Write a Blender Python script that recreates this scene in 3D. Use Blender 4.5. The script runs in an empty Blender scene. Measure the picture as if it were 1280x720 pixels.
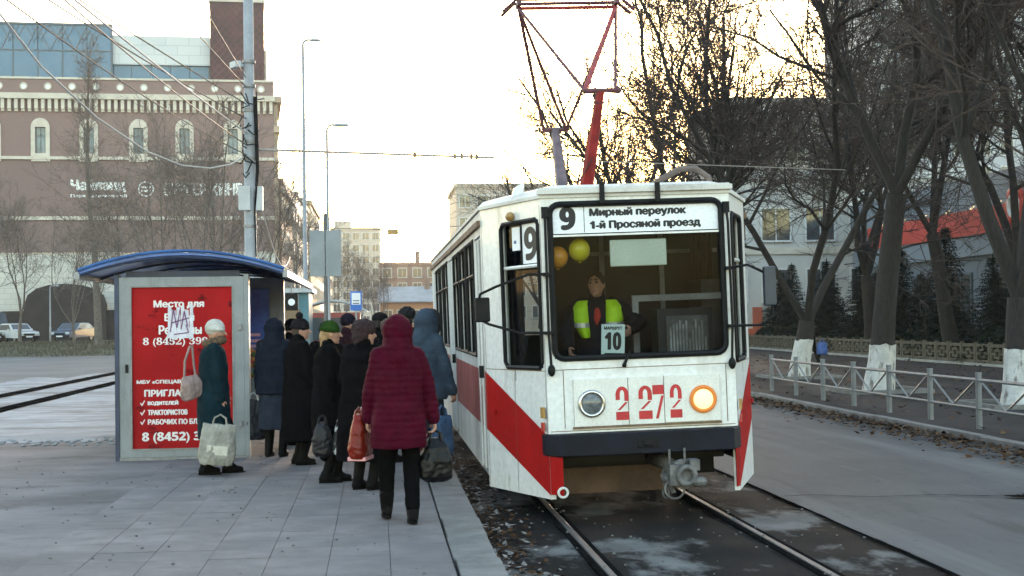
import bpy, bmesh, math, random
from mathutils import Vector as V, Matrix, noise as mnoise
from mathutils.geometry import delaunay_2d_cdt
PI = math.pi
R = math.radians
rnd = random.Random(7)
scene = bpy.context.scene
COL = scene.collection

# ------------------------------------------------------------------ camera, sky, sun, exposure
cam = bpy.data.objects.new('camera', bpy.data.cameras.new('camera'))
COL.objects.link(cam)
scene.camera = cam
cam.data.sensor_width = 36.0
cam.data.lens = 36.0 * 1800 / 1280
cam.data.clip_start = 0.1
cam.data.clip_end = 6000
cam.matrix_world = Matrix.Translation((0, 0, 1.85)) @ (
    Matrix.Rotation(-math.atan(170 / 1800), 4, 'Z') @ Matrix.Rotation(PI / 2 + math.atan(38.7 / 1800), 4, 'X')
    @ Matrix.Rotation(-0.014, 4, 'Z'))
SUN_AZ, SUN_EL = R(9.0), R(4.0)          # the sun stands low, a little to the right of the street's far end
world = bpy.data.worlds.new('World')
scene.world = world
world.use_nodes = True
wn, wl = world.node_tree.nodes, world.node_tree.links
sky = wn.new('ShaderNodeTexSky')
sky.sky_type = 'NISHITA'
sky.sun_disc = False
sky.sun_elevation = SUN_EL
sky.sun_rotation = SUN_AZ
sky.air_density = 1.0
sky.dust_density = 1.2
sky.ozone_density = 1.0
hsv = wn.new('ShaderNodeHueSaturation')
hsv.inputs['Saturation'].default_value = 0.95
wl.new(sky.outputs[0], hsv.inputs['Color'])
wl.new(hsv.outputs[0], wn['Background'].inputs[0])
wn['Background'].inputs[1].default_value = 0.15
sl = bpy.data.lights.new('sun', 'SUN')
sl.energy = 0.5
sl.angle = R(10)
sl.color = (1.0, 0.93, 0.84)
sun = bpy.data.objects.new('sun', sl)
COL.objects.link(sun)
sd = V((math.sin(SUN_AZ) * math.cos(SUN_EL), math.cos(SUN_AZ) * math.cos(SUN_EL), math.sin(SUN_EL)))
sun.rotation_euler = sd.to_track_quat('Z', 'Y').to_euler()
scene.view_settings.view_transform = 'Standard'
scene.view_settings.look = 'None'
scene.view_settings.gamma = 1
scene.view_settings.exposure = 3.5
HAZE = 0.00028
scene.cycles.max_bounces = 6
scene.cycles.transparent_max_bounces = 12
scene.cycles.volume_bounces = 0

# ------------------------------------------------------------------ helpers
def tag(o, label=None, cat=None, group=None, kind=None):
    if label: o['label'] = label
    if cat: o['category'] = cat
    if group: o['group'] = group
    if kind: o['kind'] = kind
    return o

def thing(name, label, cat, loc=(0, 0, 0), rz=0.0, group=None):
    o = bpy.data.objects.new(name, None)
    o.empty_display_size = 0.2
    COL.objects.link(o)
    o.location = loc
    o.rotation_euler = (0, 0, rz)
    return tag(o, label, cat, group)

class MB:
    def __init__(s): s.v, s.f, s.m = [], [], []
    def add(s, vs, fs, mi=0):
        b = len(s.v)
        s.v.extend([tuple(p) for p in vs])
        s.f.extend([tuple(i + b for i in f) for f in fs])
        s.m.extend([mi] * len(fs))
        return s
    def bx(s, x0, x1, y0, y1, z0, z1, mi=0):
        return s.add([(x0, y0, z0), (x1, y0, z0), (x1, y1, z0), (x0, y1, z0), (x0, y0, z1), (x1, y0, z1), (x1, y1, z1), (x0, y1, z1)],
                     [(0, 3, 2, 1), (4, 5, 6, 7), (0, 1, 5, 4), (1, 2, 6, 5), (2, 3, 7, 6), (3, 0, 4, 7)], mi)
    def obox(s, c, sz, mat=None, mi=0):
        q = [V((a * sz[0] / 2, b * sz[1] / 2, d * sz[2] / 2)) for d in (-1, 1) for a, b in ((-1, -1), (1, -1), (1, 1), (-1, 1))]
        if mat is not None: q = [mat @ p for p in q]
        return s.add([p + V(c) for p in q], [(0, 3, 2, 1), (4, 5, 6, 7), (0, 1, 5, 4), (1, 2, 6, 5), (2, 3, 7, 6), (3, 0, 4, 7)], mi)
    def bar(s, a, b, w, h, mi=0):
        a, b = V(a), V(b)
        d = b - a
        q = d.to_track_quat('Y', 'Z').to_matrix()
        return s.obox((a + b) / 2, (w, d.length, h), q, mi)
    def tube(s, pts, r, n=6, mi=0, cap=True):
        pts = [V(p) for p in pts]
        k = len(pts)
        rs = list(r) if hasattr(r, '__len__') else [r] * k
        vs, fs = [], []
        prev = None
        for i, p in enumerate(pts):
            d = (pts[min(i + 1, k - 1)] - pts[max(i - 1, 0)])
            if d.length < 1e-9: d = V((0, 0, 1))
            d.normalize()
            if prev is None:
                a = V((0, 0, 1)) if abs(d.z) < 0.9 else V((1, 0, 0))
                u = d.cross(a).normalized()
            else:
                u = (prev - d * prev.dot(d))
                u = u.normalized() if u.length > 1e-6 else d.orthogonal().normalized()
            prev = u
            w = d.cross(u)
            for j in range(n):
                t = 2 * PI * j / n
                vs.append(p + (u * math.cos(t) + w * math.sin(t)) * rs[i])
        for i in range(k - 1):
            for j in range(n):
                fs.append((i * n + j, i * n + (j + 1) % n, (i + 1) * n + (j + 1) % n, (i + 1) * n + j))
        if cap and n > 2:
            fs.append(tuple(range(n))[::-1])
            fs.append(tuple((k - 1) * n + j for j in range(n)))
        return s.add(vs, fs, mi)
    def cap(s, a, b, ra, rb=None, n=10, mi=0):
        rb = ra if rb is None else rb
        a, b = V(a), V(b)
        d = b - a
        L = d.length
        d = d.normalized() if L > 1e-6 else V((0, 0, 1))
        pts, rs = [], []
        for k in range(4):
            t = PI / 2 * k / 4
            pts.append(a - d * ra * math.cos(t)); rs.append(max(ra * math.sin(t), 1e-4))
        pts.append(a); rs.append(ra); pts.append(b + d * 1e-5); rs.append(rb)
        for k in range(1, 5):
            t = PI / 2 * k / 4
            pts.append(b + d * rb * math.sin(t)); rs.append(max(rb * math.cos(t), 1e-4))
        return s.tube(pts, rs, n, mi)
    def ell(s, c, r, nu=16, nv=10, mi=0, mat=None):
        c = V(c)
        vs, fs = [], []
        for j in range(1, nv):
            t = PI * j / nv
            for i in range(nu):
                p = 2 * PI * i / nu
                vs.append(V((r[0] * math.sin(t) * math.cos(p), r[1] * math.sin(t) * math.sin(p), r[2] * math.cos(t))))
        vs += [V((0, 0, r[2])), V((0, 0, -r[2]))]
        if mat is not None: vs = [mat @ q for q in vs]
        T, B = len(vs) - 2, len(vs) - 1
        for j in range(nv - 2):
            for i in range(nu):
                fs.append((j * nu + i, (j + 1) * nu + i, (j + 1) * nu + (i + 1) % nu, j * nu + (i + 1) % nu))
        for i in range(nu):
            fs.append((T, i, (i + 1) % nu))
            fs.append((B, (nv - 2) * nu + (i + 1) % nu, (nv - 2) * nu + i))
        return s.add([q + c for q in vs], fs, mi)
    def loft(s, rings, mi=0, cap=True):
        n = len(rings[0])
        vs = [p for r in rings for p in r]
        fs = []
        for i in range(len(rings) - 1):
            for j in range(n):
                fs.append((i * n + j, i * n + (j + 1) % n, (i + 1) * n + (j + 1) % n, (i + 1) * n + j))
        if cap:
            fs.append(tuple(range(n))[::-1])
            fs.append(tuple((len(rings) - 1) * n + j for j in range(n)))
        return s.add(vs, fs, mi)
    def eloft(s, secs, n=20, mi=0, sq=2.0):
        rings = []
        for (c, rx, ry) in secs:
            ring = []
            for j in range(n):
                t = 2 * PI * j / n
                cx, sx = math.cos(t), math.sin(t)
                ring.append(V(c) + V((rx * math.copysign(abs(cx) ** (2 / sq), cx), ry * math.copysign(abs(sx) ** (2 / sq), sx), 0)))
            rings.append(ring)
        return s.loft(rings, mi)
    def prism(s, poly, f, d, mi=0):
        """poly of 2-D points, f(a, b, depth) -> 3-D"""
        n = len(poly)
        vs = [f(a, b, 0) for a, b in poly] + [f(a, b, d) for a, b in poly]
        fs = [tuple(range(n)), tuple(range(2 * n - 1, n - 1, -1))] + [(i, i + n, (i + 1) % n + n, (i + 1) % n) for i in range(n)]
        return s.add(vs, fs, mi)
    def disc(s, c, axis, r, d, n=20, mi=0):
        c, axis = V(c), V(axis).normalized()
        return s.tube([c, c + axis * d], r, n, mi)
    def ring(s, c, axis, r, rt, n=20, k=8, mi=0):
        c, axis = V(c), V(axis).normalized()
        u = axis.orthogonal().normalized(); w = axis.cross(u)
        vs, fs = [], []
        for i in range(n):
            t = 2 * PI * i / n
            d = u * math.cos(t) + w * math.sin(t)
            for j in range(k):
                q = 2 * PI * j / k
                vs.append(c + d * (r + rt * math.cos(q)) + axis * rt * math.sin(q))
        for i in range(n):
            for j in range(k):
                fs.append((i * k + j, ((i + 1) % n) * k + j, ((i + 1) % n) * k + (j + 1) % k, i * k + (j + 1) % k))
        return s.add(vs, fs, mi)
    def wall(s, o, dx, nrm, L, z0, z1, holes, t, mi=0, back=True, bmi=None):
        o, dx, nrm = V(o), V(dx), V(nrm)
        S = sorted({0.0, L} | {min(max(h[0], 0), L) for h in holes} | {min(max(h[1], 0), L) for h in holes})
        Z = sorted({z0, z1} | {h[2] for h in holes} | {h[3] for h in holes})
        P = lambda a, z, d: o + dx * a + V((0, 0, z)) - nrm * d
        def inh(a, z): return any(h[0] < a < h[1] and h[2] < z < h[3] for h in holes)
        for i in range(len(S) - 1):
            for j in range(len(Z) - 1):
                a, b, c, d = S[i], S[i + 1], Z[j], Z[j + 1]
                if inh((a + b) / 2, (c + d) / 2): continue
                s.add([P(a, c, 0), P(b, c, 0), P(b, d, 0), P(a, d, 0)], [(0, 1, 2, 3)], mi)
                if back: s.add([P(a, c, t), P(b, c, t), P(b, d, t), P(a, d, t)], [(3, 2, 1, 0)], mi if bmi is None else bmi)
        for (a, b, c, d) in list(holes) + [(0, L, z0, z1)]:
            for (p, q) in (((a, c), (b, c)), ((b, c), (b, d)), ((b, d), (a, d)), ((a, d), (a, c))):
                s.add([P(p[0], p[1], 0), P(q[0], q[1], 0), P(q[0], q[1], t), P(p[0], p[1], t)], [(0, 1, 2, 3)], mi)
        return s
    def mesh(s, name, mats, smooth=False):
        me = bpy.data.meshes.new(name)
        me.from_pydata(s.v, [], s.f)
        for m in (mats if isinstance(mats, (list, tuple)) else [mats]): me.materials.append(m)
        if any(s.m): me.polygons.foreach_set('material_index', s.m)
        if smooth: me.polygons.foreach_set('use_smooth', [True] * len(me.polygons))
        me.update()
        return me
    def build(s, name, mats, parent=None, smooth=False, kind=None, bevel=0, label=None, loc=None):
        return place(s.mesh(name, mats, smooth), name, parent, kind, bevel, label, loc)

def place(me, name, parent=None, kind=None, bevel=0, label=None, loc=None, rz=0):
    o = bpy.data.objects.new(name, me)
    COL.objects.link(o)
    if parent is not None: o.parent = parent
    if kind: o['kind'] = kind
    if label: o['label'] = label
    if loc is not None: o.location = loc
    if rz: o.rotation_euler = (0, 0, rz)
    if bevel:
        b = o.modifiers.new('bevel', 'BEVEL')
        b.width = bevel; b.segments = 2; b.limit_method = 'ANGLE'; b.angle_limit = R(40)
    return o

KIDS = {}
def copy_tree(o, parent=None):
    if not KIDS:
        for q in COL.objects:
            if q.parent is not None: KIDS.setdefault(q.parent.name, []).append(q)
    c = o.copy()
    COL.objects.link(c)
    if parent is not None: c.parent = parent
    for ch in KIDS.get(o.name, []): copy_tree(ch, c)
    return c

def arc(x0, x1, z, rise, n):
    return [(x0 + (x1 - x0) * i / n, z + rise * (1 - (2 * i / n - 1) ** 2)) for i in range(n + 1)]

# ------------------------------------------------------------------ materials
MATS = {}
def M(name, col, rough=0.6, var=0.18, scale=6.0, bump=0.0, bscale=60.0, metal=0.0, col2=None, lo=0.4, hi=0.65, stretch=(1, 1, 1), spec=0.5, det=5, world_co=False, coat=0.0):
    if name in MATS: return MATS[name]
    m = bpy.data.materials.new(name)
    m.use_nodes = True
    nt = m.node_tree
    n, l = nt.nodes, nt.links
    b = n['Principled BSDF']
    b.inputs['Roughness'].default_value = rough
    b.inputs['Metallic'].default_value = metal
    b.inputs['Specular IOR Level'].default_value = spec
    if coat: b.inputs['Coat Weight'].default_value = coat
    if world_co:
        g = n.new('ShaderNodeNewGeometry'); src = g.outputs['Position']
    else:
        g = n.new('ShaderNodeTexCoord'); src = g.outputs['Object']
    mp = n.new('ShaderNodeMapping')
    mp.inputs['Scale'].default_value = stretch
    l.new(src, mp.inputs[0])
    nz = n.new('ShaderNodeTexNoise')
    nz.inputs['Scale'].default_value = scale
    nz.inputs['Detail'].default_value = det
    l.new(mp.outputs[0], nz.inputs['Vector'])
    cr = n.new('ShaderNodeValToRGB')
    c = V(col)
    c2 = V(col2) if col2 is not None else c * (1 + var)
    c1 = c if col2 is not None else c * (1 - var)
    cr.color_ramp.elements[0].position = lo; cr.color_ramp.elements[0].color = (*c1, 1)
    cr.color_ramp.elements[1].position = hi; cr.color_ramp.elements[1].color = (*c2, 1)
    l.new(nz.outputs['Fac'], cr.inputs[0])
    out = cr.outputs[0]
    n2 = n.new('ShaderNodeTexNoise')
    n2.inputs['Scale'].default_value = bscale; n2.inputs['Detail'].default_value = 3
    l.new(mp.outputs[0] if stretch != (1, 1, 1) else src, n2.inputs['Vector'])
    mx = n.new('ShaderNodeMix'); mx.data_type = 'RGBA'; mx.blend_type = 'MULTIPLY'
    mx.inputs['Factor'].default_value = 0.5
    mr = n.new('ShaderNodeMapRange'); mr.inputs[1].default_value = 0.25; mr.inputs[2].default_value = 0.75
    mr.inputs[3].default_value = 0.75; mr.inputs[4].default_value = 1.25
    l.new(n2.outputs['Fac'], mr.inputs[0])
    l.new(out, mx.inputs['A']); l.new(mr.outputs[0], mx.inputs['B'])
    l.new(mx.outputs['Result'], b.inputs['Base Color'])
    if bump:
        bp = n.new('ShaderNodeBump'); bp.inputs['Strength'].default_value = bump; bp.inputs['Distance'].default_value = 0.02
        l.new(n2.outputs['Fac'], bp.inputs['Height'])
        l.new(bp.outputs[0], b.inputs['Normal'])
    MATS[name] = m
    return m

def add_stains(m, col, scale, lo, hi, stretch=(1, 1, 1), amount=1.0, seed=3.0, det=6, world_co=True):
    """dirt, wet or snow patches with a shape of their own, over what the base colour already is"""
    nt = m.node_tree; n, l = nt.nodes, nt.links
    b = n['Principled BSDF']
    old = b.inputs['Base Color'].links[0].from_socket
    if world_co:
        g = n.new('ShaderNodeNewGeometry'); src = g.outputs['Position']
    else:
        g = n.new('ShaderNodeTexCoord'); src = g.outputs['Object']
    mp = n.new('ShaderNodeMapping'); mp.inputs['Scale'].default_value = stretch; mp.inputs['Location'].default_value = (seed, seed * 1.7, seed * .6)
    l.new(src, mp.inputs[0])
    nz = n.new('ShaderNodeTexNoise'); nz.inputs['Scale'].default_value = scale; nz.inputs['Detail'].default_value = det; nz.inputs['Roughness'].default_value = .62
    l.new(mp.outputs[0], nz.inputs['Vector'])
    mr = n.new('ShaderNodeMapRange'); mr.inputs[1].default_value = lo; mr.inputs[2].default_value = hi; mr.inputs[4].default_value = amount
    l.new(nz.outputs['Fac'], mr.inputs[0])
    mx = n.new('ShaderNodeMix'); mx.data_type = 'RGBA'
    mx.inputs['B'].default_value = (*col, 1)
    l.new(mr.outputs[0], mx.inputs['Factor']); l.new(old, mx.inputs['A'])
    l.new(mx.outputs['Result'], b.inputs['Base Color'])
    return m

def glass(name, tint=(0.55, 0.6, 0.62), refl=0.9):
    if name in MATS: return MATS[name]
    m = bpy.data.materials.new(name); m.use_nodes = True
    n, l = m.node_tree.nodes, m.node_tree.links
    n.remove(n['Principled BSDF'])
    t = n.new('ShaderNodeBsdfTransparent'); t.inputs[0].default_value = (*tint, 1)
    g = n.new('ShaderNodeBsdfGlossy'); g.inputs['Roughness'].default_value = 0.02; g.inputs[0].default_value = (refl, refl, refl, 1)
    f = n.new('ShaderNodeFresnel'); f.inputs[0].default_value = 1.14
    mx = n.new('ShaderNodeMixShader')
    l.new(f.outputs[0], mx.inputs[0]); l.new(t.outputs[0], mx.inputs[1]); l.new(g.outputs[0], mx.inputs[2])
    l.new(mx.outputs[0], n['Material Output'].inputs[0])
    MATS[name] = m
    return m

def emit(name, col, s):
    if name in MATS: return MATS[name]
    m = bpy.data.materials.new(name); m.use_nodes = True
    b = m.node_tree.nodes['Principled BSDF']
    b.inputs['Base Color'].default_value = (*col, 1)
    b.inputs['Emission Color'].default_value = (*col, 1); b.inputs['Emission Strength'].default_value = s
    MATS[name] = m
    return m

def bricks(name, c1, c2, mortar, scale, rough=0.85, w=0.5, h=0.25):
    if name in MATS: return MATS[name]
    m = M(name, c1, rough, 0.1, 2)
    n, l = m.node_tree.nodes, m.node_tree.links
    tc = n.new('ShaderNodeTexCoord')
    sp = n.new('ShaderNodeSeparateXYZ'); l.new(tc.outputs['Object'], sp.inputs[0])
    ad = n.new('ShaderNodeMath'); l.new(sp.outputs[0], ad.inputs[0]); l.new(sp.outputs[1], ad.inputs[1])
    cb = n.new('ShaderNodeCombineXYZ'); l.new(ad.outputs[0], cb.inputs[0]); l.new(sp.outputs[2], cb.inputs[1])
    bt = n.new('ShaderNodeTexBrick'); bt.inputs['Scale'].default_value = scale
    bt.inputs['Color1'].default_value = (*c1, 1); bt.inputs['Color2'].default_value = (*c2, 1); bt.inputs['Mortar'].default_value = (*mortar, 1)
    bt.inputs['Brick Width'].default_value = w; bt.inputs['Row Height'].default_value = h; bt.inputs['Mortar Size'].default_value = 0.02
    l.new(cb.outputs[0], bt.inputs['Vector'])
    mx = [q for q in n if q.type == 'MIX'][0]
    l.new(bt.outputs[0], mx.inputs['A'])
    return m

asphalt = add_stains(M('asphalt', (0.072, 0.075, 0.079), 0.85, 0.14, 0.5, 0.35, 55, world_co=True, spec=.12), (0.09, 0.092, 0.094), 0.5, 0.42, 0.62, (1, .25, 1), 0.8)
add_stains(asphalt, (0.025, 0.025, 0.026), 0.35, 0.6, 0.74, (1, .3, 1), .6, 11)
add_stains(asphalt, (0.14, 0.142, 0.146), 1.4, 0.52, 0.7, (1, .06, 1), .55, 31)
add_stains(asphalt, (0.03, 0.03, 0.031), 2.2, 0.6, 0.72, (1, .12, 1), .5, 17)
add_stains(asphalt, (.1, .102, .106), 6, .55, .7, (1, .45, 1), .45, 41, 5)
add_stains(asphalt, (.035, .035, .036), 9, .62, .72, (1, .6, 1), .5, 43, 4)
pave_asphalt = add_stains(M('pavement_asphalt', (0.137, 0.124, 0.125), 0.85, 0.2, 0.9, 0.3, 70, world_co=True, spec=.12), (0.217, 0.197, 0.2), 0.8, 0.42, 0.64, (.5, 1, 1), 0.8, 5)
add_stains(pave_asphalt, (0.06, 0.058, 0.059), 0.7, 0.55, 0.68, (.7, 1.2, 1), .8, 21)
side_asphalt = add_stains(M('sidewalk_asphalt', (0.02, 0.02, 0.022), 0.9, 0.2, 0.9, 0.3, 70, world_co=True, spec=.1), (0.034, 0.034, 0.037), 0.7, 0.45, 0.62, (1, .5, 1), 0.7, 9)
slabm = [add_stains(M('paving_%d' % i, (0.18 + .003 * i, 0.162 + .003 * i, 0.163 + .003 * i), 0.85, 0.14, 3, 0.25, 80, world_co=True, spec=.12), (0.125, 0.118, 0.119), 1.0, 0.42, 0.66, (.6, 1, 1), .8, 3 + i) for i in range(3)]
kerbm = add_stains(M('kerb_concrete', (0.17, 0.164, 0.158), 0.85, 0.15, 4, 0.3, 50, world_co=True, spec=.12), (0.09, 0.086, 0.083), 1.6, 0.55, 0.7, (1, 1, 1), .6, 4)
for s_ in slabm: add_stains(s_, (.11, .104, .105), 6, .56, .7, (1, .7, 1), .55, 23, 4)
add_stains(pave_asphalt, (.2, .19, .192), 5, .55, .7, (.8, 1, 1), .5, 13, 5)
add_stains(pave_asphalt, (.08, .076, .077), 9, .6, .72, (1, 1, 1), .5, 19, 4)
joint = M('joint_dirt', (0.12, 0.114, 0.115), 0.95, .3, 5, world_co=True)
mud = M('track_bed', (0.13, 0.127, 0.124), 0.9, 0.2, 2.2, 0.4, 45, world_co=True, spec=.04)
add_stains(mud, (0.010, 0.0095, 0.0095), 0.85, 0.42, 0.49, (1.1, .6, 1), .95, 2, 7)
plaza_m = add_stains(M('plaza_concrete', (0.14, 0.138, 0.14), 0.85, 0.12, 0.3, world_co=True, spec=.1), (0.19, 0.19, 0.195), 0.25, 0.45, 0.65, (.5, 1, 1), .8)
snow = add_stains(M('snow_dirty', (0.28, 0.285, 0.3), 0.8, 0.12, 2, 0.3, 30, world_co=True, spec=.1), (0.12, 0.117, 0.117), 0.9, 0.46, 0.62, (.5, 1.6, 1), .85, 6)
grass_m = M('winter_grass', (0.055, 0.046, 0.026), 0.95, 0.3, 1.0, 0.5, 30, col2=(0.068, 0.066, 0.033), world_co=True)
soil = M('garden_soil', (0.025, 0.022, 0.019), 0.95, 0.3, 1.5, 0.5, 30, world_co=True)
white = M('tram_white', (0.66, 0.66, 0.655), 0.38, 0.04, 1.2, 0.02, 20, coat=.2)
add_stains(white, (0.36, 0.33, 0.3), 2.2, 0.53, 0.76, (1.6, 1.6, .4), .8, 5, 8, False)
add_stains(white, (0.2, 0.12, 0.07), 9, 0.66, 0.74, (1, 1, .25), .6, 15, 4, False)
white_clean = M('tram_white_panel', (0.64, 0.63, 0.6), 0.4, 0.04, 3)
add_stains(white_clean, (0.45, 0.42, 0.38), 4, 0.58, 0.78, (1, 1, .5), .6, 8, 7, False)
red = M('tram_red', (0.33, 0.009, 0.009), 0.45, 0.1, 2, 0.02, 20, spec=.04)
add_stains(red, (0.17, 0.015, 0.013), 2.5, 0.56, 0.75, (1.5, 1.5, .5), .6, 7, 7, False)
red_old = add_stains(M('tram_red_faded', (0.26, 0.03, 0.035), 0.5, 0.12, 2), (0.4, 0.25, 0.24), 3, 0.5, 0.7, (2, 2, .3), .6, 4, 6, False)
white_side = add_stains(M('tram_white_dusty', (0.58, 0.57, 0.56), 0.5, 0.08, 1.5), (0.33, 0.31, 0.29), 2.0, 0.5, 0.72, (2, 2, .3), .8, 4, 6, False)
roof_m = add_stains(M('tram_roof', (0.55, 0.53, 0.5), 0.6, 0.1, 1.5), (0.2, 0.17, 0.14), 2.5, 0.55, 0.7, (1, .5, 1), .7, 4, 6, False)
black = M('black_rubber', (0.005, 0.005, 0.006), 0.6, 0.3, 10, spec=.2)
navy = M('bumper_navy', (0.005, 0.006, 0.013), 0.55, 0.3, 5, 0.1, spec=.18)
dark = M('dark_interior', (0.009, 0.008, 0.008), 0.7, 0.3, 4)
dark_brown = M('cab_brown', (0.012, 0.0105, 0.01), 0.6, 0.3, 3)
metal_g = M('grey_metal', (0.2, 0.2, 0.21), 0.5, 0.15, 6, metal=.6)
steel = M('coupler_steel', (0.13, 0.125, 0.125), 0.65, 0.4, 8, 0.5, 30, metal=.2)
rail_m = M('rail_steel', (0.1, 0.1, 0.104), 0.5, 0.15, 3, metal=.4, world_co=True)
groove = M('rail_groove', (0.009, 0.0085, 0.0085), 0.95, 0.2, 3, spec=0)
chrome = M('lamp_chrome', (0.5, 0.5, 0.5), 0.25, 0.1, 6, metal=.9)
lamp_off = M('lamp_glass_off', (0.12, 0.13, 0.14), 0.12, 0.3, 25)
lamp_on = emit('lamp_lit', (1.0, 0.66, 0.25), .16)
lamp_rim = emit('lamp_rim_glow', (.5, 0.15, 0.02), .035)  # orange glow round the lit lens, put into the rim as emission
amber = M('amber_lens', (0.35, 0.2, 0.06), 0.3, 0.2, 10)
sign_white = M('sign_white', (0.74, 0.755, 0.8), 0.5, 0.03, 3)
ink = M('black_ink', (0.006, 0.006, 0.008), 0.6, 0.1, 5)
red_ink = M('red_ink', (0.42, 0.012, 0.018), 0.5, 0.1, 5)
glass_w = glass('windscreen_glass', (0.66, 0.69, 0.71))
glass_c = glass('cab_glass', (0.4, 0.44, 0.44))
glass_s = glass('side_glass', (0.3, 0.32, 0.33))
bglass = M('building_glass', (0.05, 0.06, 0.07), 0.08, 0.3, .6, spec=.8)
rust = M('rust_brown', (0.16, 0.1, 0.065), 0.85, 0.3, 4, 0.3, 30)
panto_red = M('pantograph_red', (0.26, 0.018, 0.016), 0.55, 0.25, 6)
panto_dark = M('pantograph_maroon', (0.1, 0.03, 0.035), 0.6, 0.25, 6)
panto_grey = M('pantograph_grey', (0.12, 0.085, 0.1), 0.6, 0.25, 6)
board_brown = M('lifeguard_wood', (0.11, 0.065, 0.042), 0.8, 0.3, 3, 0.3, 30)

# ------------------------------------------------------------------ lettering
TXT = {}
def glyphs(body, res=3):
    """outline of a line of text, filled by winding number -> (verts2d, tris), scaled to height 1 at x0 = 0"""
    if body in TXT: return TXT[body]
    cu = bpy.data.curves.new('lettering', 'FONT')
    cu.body = body; cu.fill_mode = 'NONE'; cu.resolution_u = res
    o = bpy.data.objects.new('lettering', cu)
    COL.objects.link(o)
    dg = bpy.context.evaluated_depsgraph_get()
    me = o.evaluated_get(dg).to_mesh()
    pts = [v.co.copy() for v in me.vertices]
    edges = []
    for e in me.edges:
        i, j = sorted(e.vertices)
        edges.append((i, j) if j - i == 1 else (j, i))       # closing edge of a loop runs back
    COL.objects.unlink(o); bpy.data.objects.remove(o); bpy.data.curves.remove(cu)
    P2 = [V((p.x, p.y)) for p in pts]
    ov, oe, of, a, b, c = delaunay_2d_cdt(P2, edges, [], 0, 1e-5)
    segs = [(P2[i], P2[j]) for i, j in edges]
    tris = []
    for f in of:
        cx = sum(ov[i].x for i in f) / len(f); cy = sum(ov[i].y for i in f) / len(f)
        w = 0
        for p, q in segs:
            if (p.y <= cy) != (q.y <= cy):
                x = p.x + (cy - p.y) / (q.y - p.y) * (q.x - p.x)
                if x > cx: w += 1 if q.y > p.y else -1
        if w: tris.append(tuple(f))
    xs = [ov[i].x for t in tris for i in t]; ys = [ov[i].y for t in tris for i in t]
    x0, x1, y0, y1 = min(xs), max(xs), min(ys), max(ys)
    vs = [((p.x - x0) / (x1 - x0), (p.y - y0) / (y1 - y0)) for p in ov]
    TXT[body] = (vs, tris)
    return TXT[body]

BOLD = {ord(str(i)): chr(0x1D7EC + i) for i in range(10)}
SERIF = {ord(str(i)): chr(0x1D7CE + i) for i in range(10)}
def write(mb, body, o, dx, up, w, h, bold=0.0, mi=0, digits=BOLD):
    """fit a line of text in the box w x h whose lower left corner is o; strokes thickened by bold metres"""
    o, dx, up = V(o), V(dx), V(up)
    nn = dx.cross(up).normalized()
    vs, tr = glyphs(body.translate(digits))
    offs = [(0, 0)] if not bold else [(0, 0), (bold, 0), (-bold, 0), (0, bold * .6), (0, -bold * .6)]
    for k, (a, b) in enumerate(offs):
        mb.add([o + dx * (x * (w - 2 * bold) + bold + a) + up * (y * (h - bold * 1.2) + bold * .6 + b) + nn * (0.0004 * k) for x, y in vs], tr, mi)
    return mb
# ------------------------------------------------------------------ ground, track, road, pavements
def sheet(name, x0, x1, y0, y1, z, mat, nx=1, ny=1, amp=0.0, sc=1.0, parent=None):
    mb = MB()
    vs = []
    for j in range(ny + 1):
        for i in range(nx + 1):
            x = x0 + (x1 - x0) * i / nx; y = y0 + (y1 - y0) * j / ny
            vs.append((x, y, z + (amp * mnoise.noise(V((x * sc, y * sc, 3.1))) if amp else 0)))
    fs = [(j * (nx + 1) + i, j * (nx + 1) + i + 1, (j + 1) * (nx + 1) + i + 1, (j + 1) * (nx + 1) + i) for j in range(ny) for i in range(nx)]
    mb.add(vs, fs)
    return mb.build(name, mat, parent, smooth=True, kind=None if parent else 'structure')

sheet('ground', -1300, 1300, -60, 1500, -0.06, M('far_ground', (0.05, 0.05, 0.05), 0.95, 0.2, 0.02, world_co=True))
road = sheet('road', 4.06, 8.25, -20, 300, 0.0, asphalt, 8, 400, 0.012, 0.5)
tb = sheet('track_bed', 0.84, 4.04, -20, 30, -0.012, mud, 20, 320, 0.016, 1.7)
sheet('far_track_bed', 0.84, 4.04, 30, 300, -0.012, mud)
# the seam beside the track and a crack across the road
mb = MB()
pts = [(4.03 + .03 * mnoise.noise(V((0, y * .7, 0))), y) for y in [4 + .25 * i for i in range(160)]]
for (xa, ya), (xb, yb) in zip(pts, pts[1:]):
    w = .018 + .012 * abs(mnoise.noise(V((3, ya * 2, 0))))
    mb.add([(xa - w, ya, .012), (xa + w, ya, .012), (xb + w, yb, .012), (xb - w, yb, .012)], [(0, 1, 2, 3)])
mb.build('seam', groove, road)
mb = MB()
for seed, x0, y0, x1, y1, ww in ((1, 4.1, 14.35, 8.1, 13.6, .02), (9, 6.2, 13.85, 7.7, 13.55, .3)):
    k = 40
    pts = [(x0 + (x1 - x0) * i / k, y0 + (y1 - y0) * i / k + .16 * mnoise.noise(V((i * .17, seed, 0)))) for i in range(k + 1)]
    for i in range(k):
        a, b = pts[i], pts[i + 1]
        w = ww * (.5 + abs(mnoise.noise(V((seed, i * .4, 0))))) * (math.sin(PI * (i + .5) / k) ** .5 if ww > .05 else 1)
        zz = .014 + .001 * seed
        mb.add([(a[0], a[1] - w, zz), (b[0], b[1] - w, zz), (b[0], b[1] + w, zz), (a[0], a[1] + w, zz)], [(0, 1, 2, 3)])
mb.build('crack', groove, road)
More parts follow.
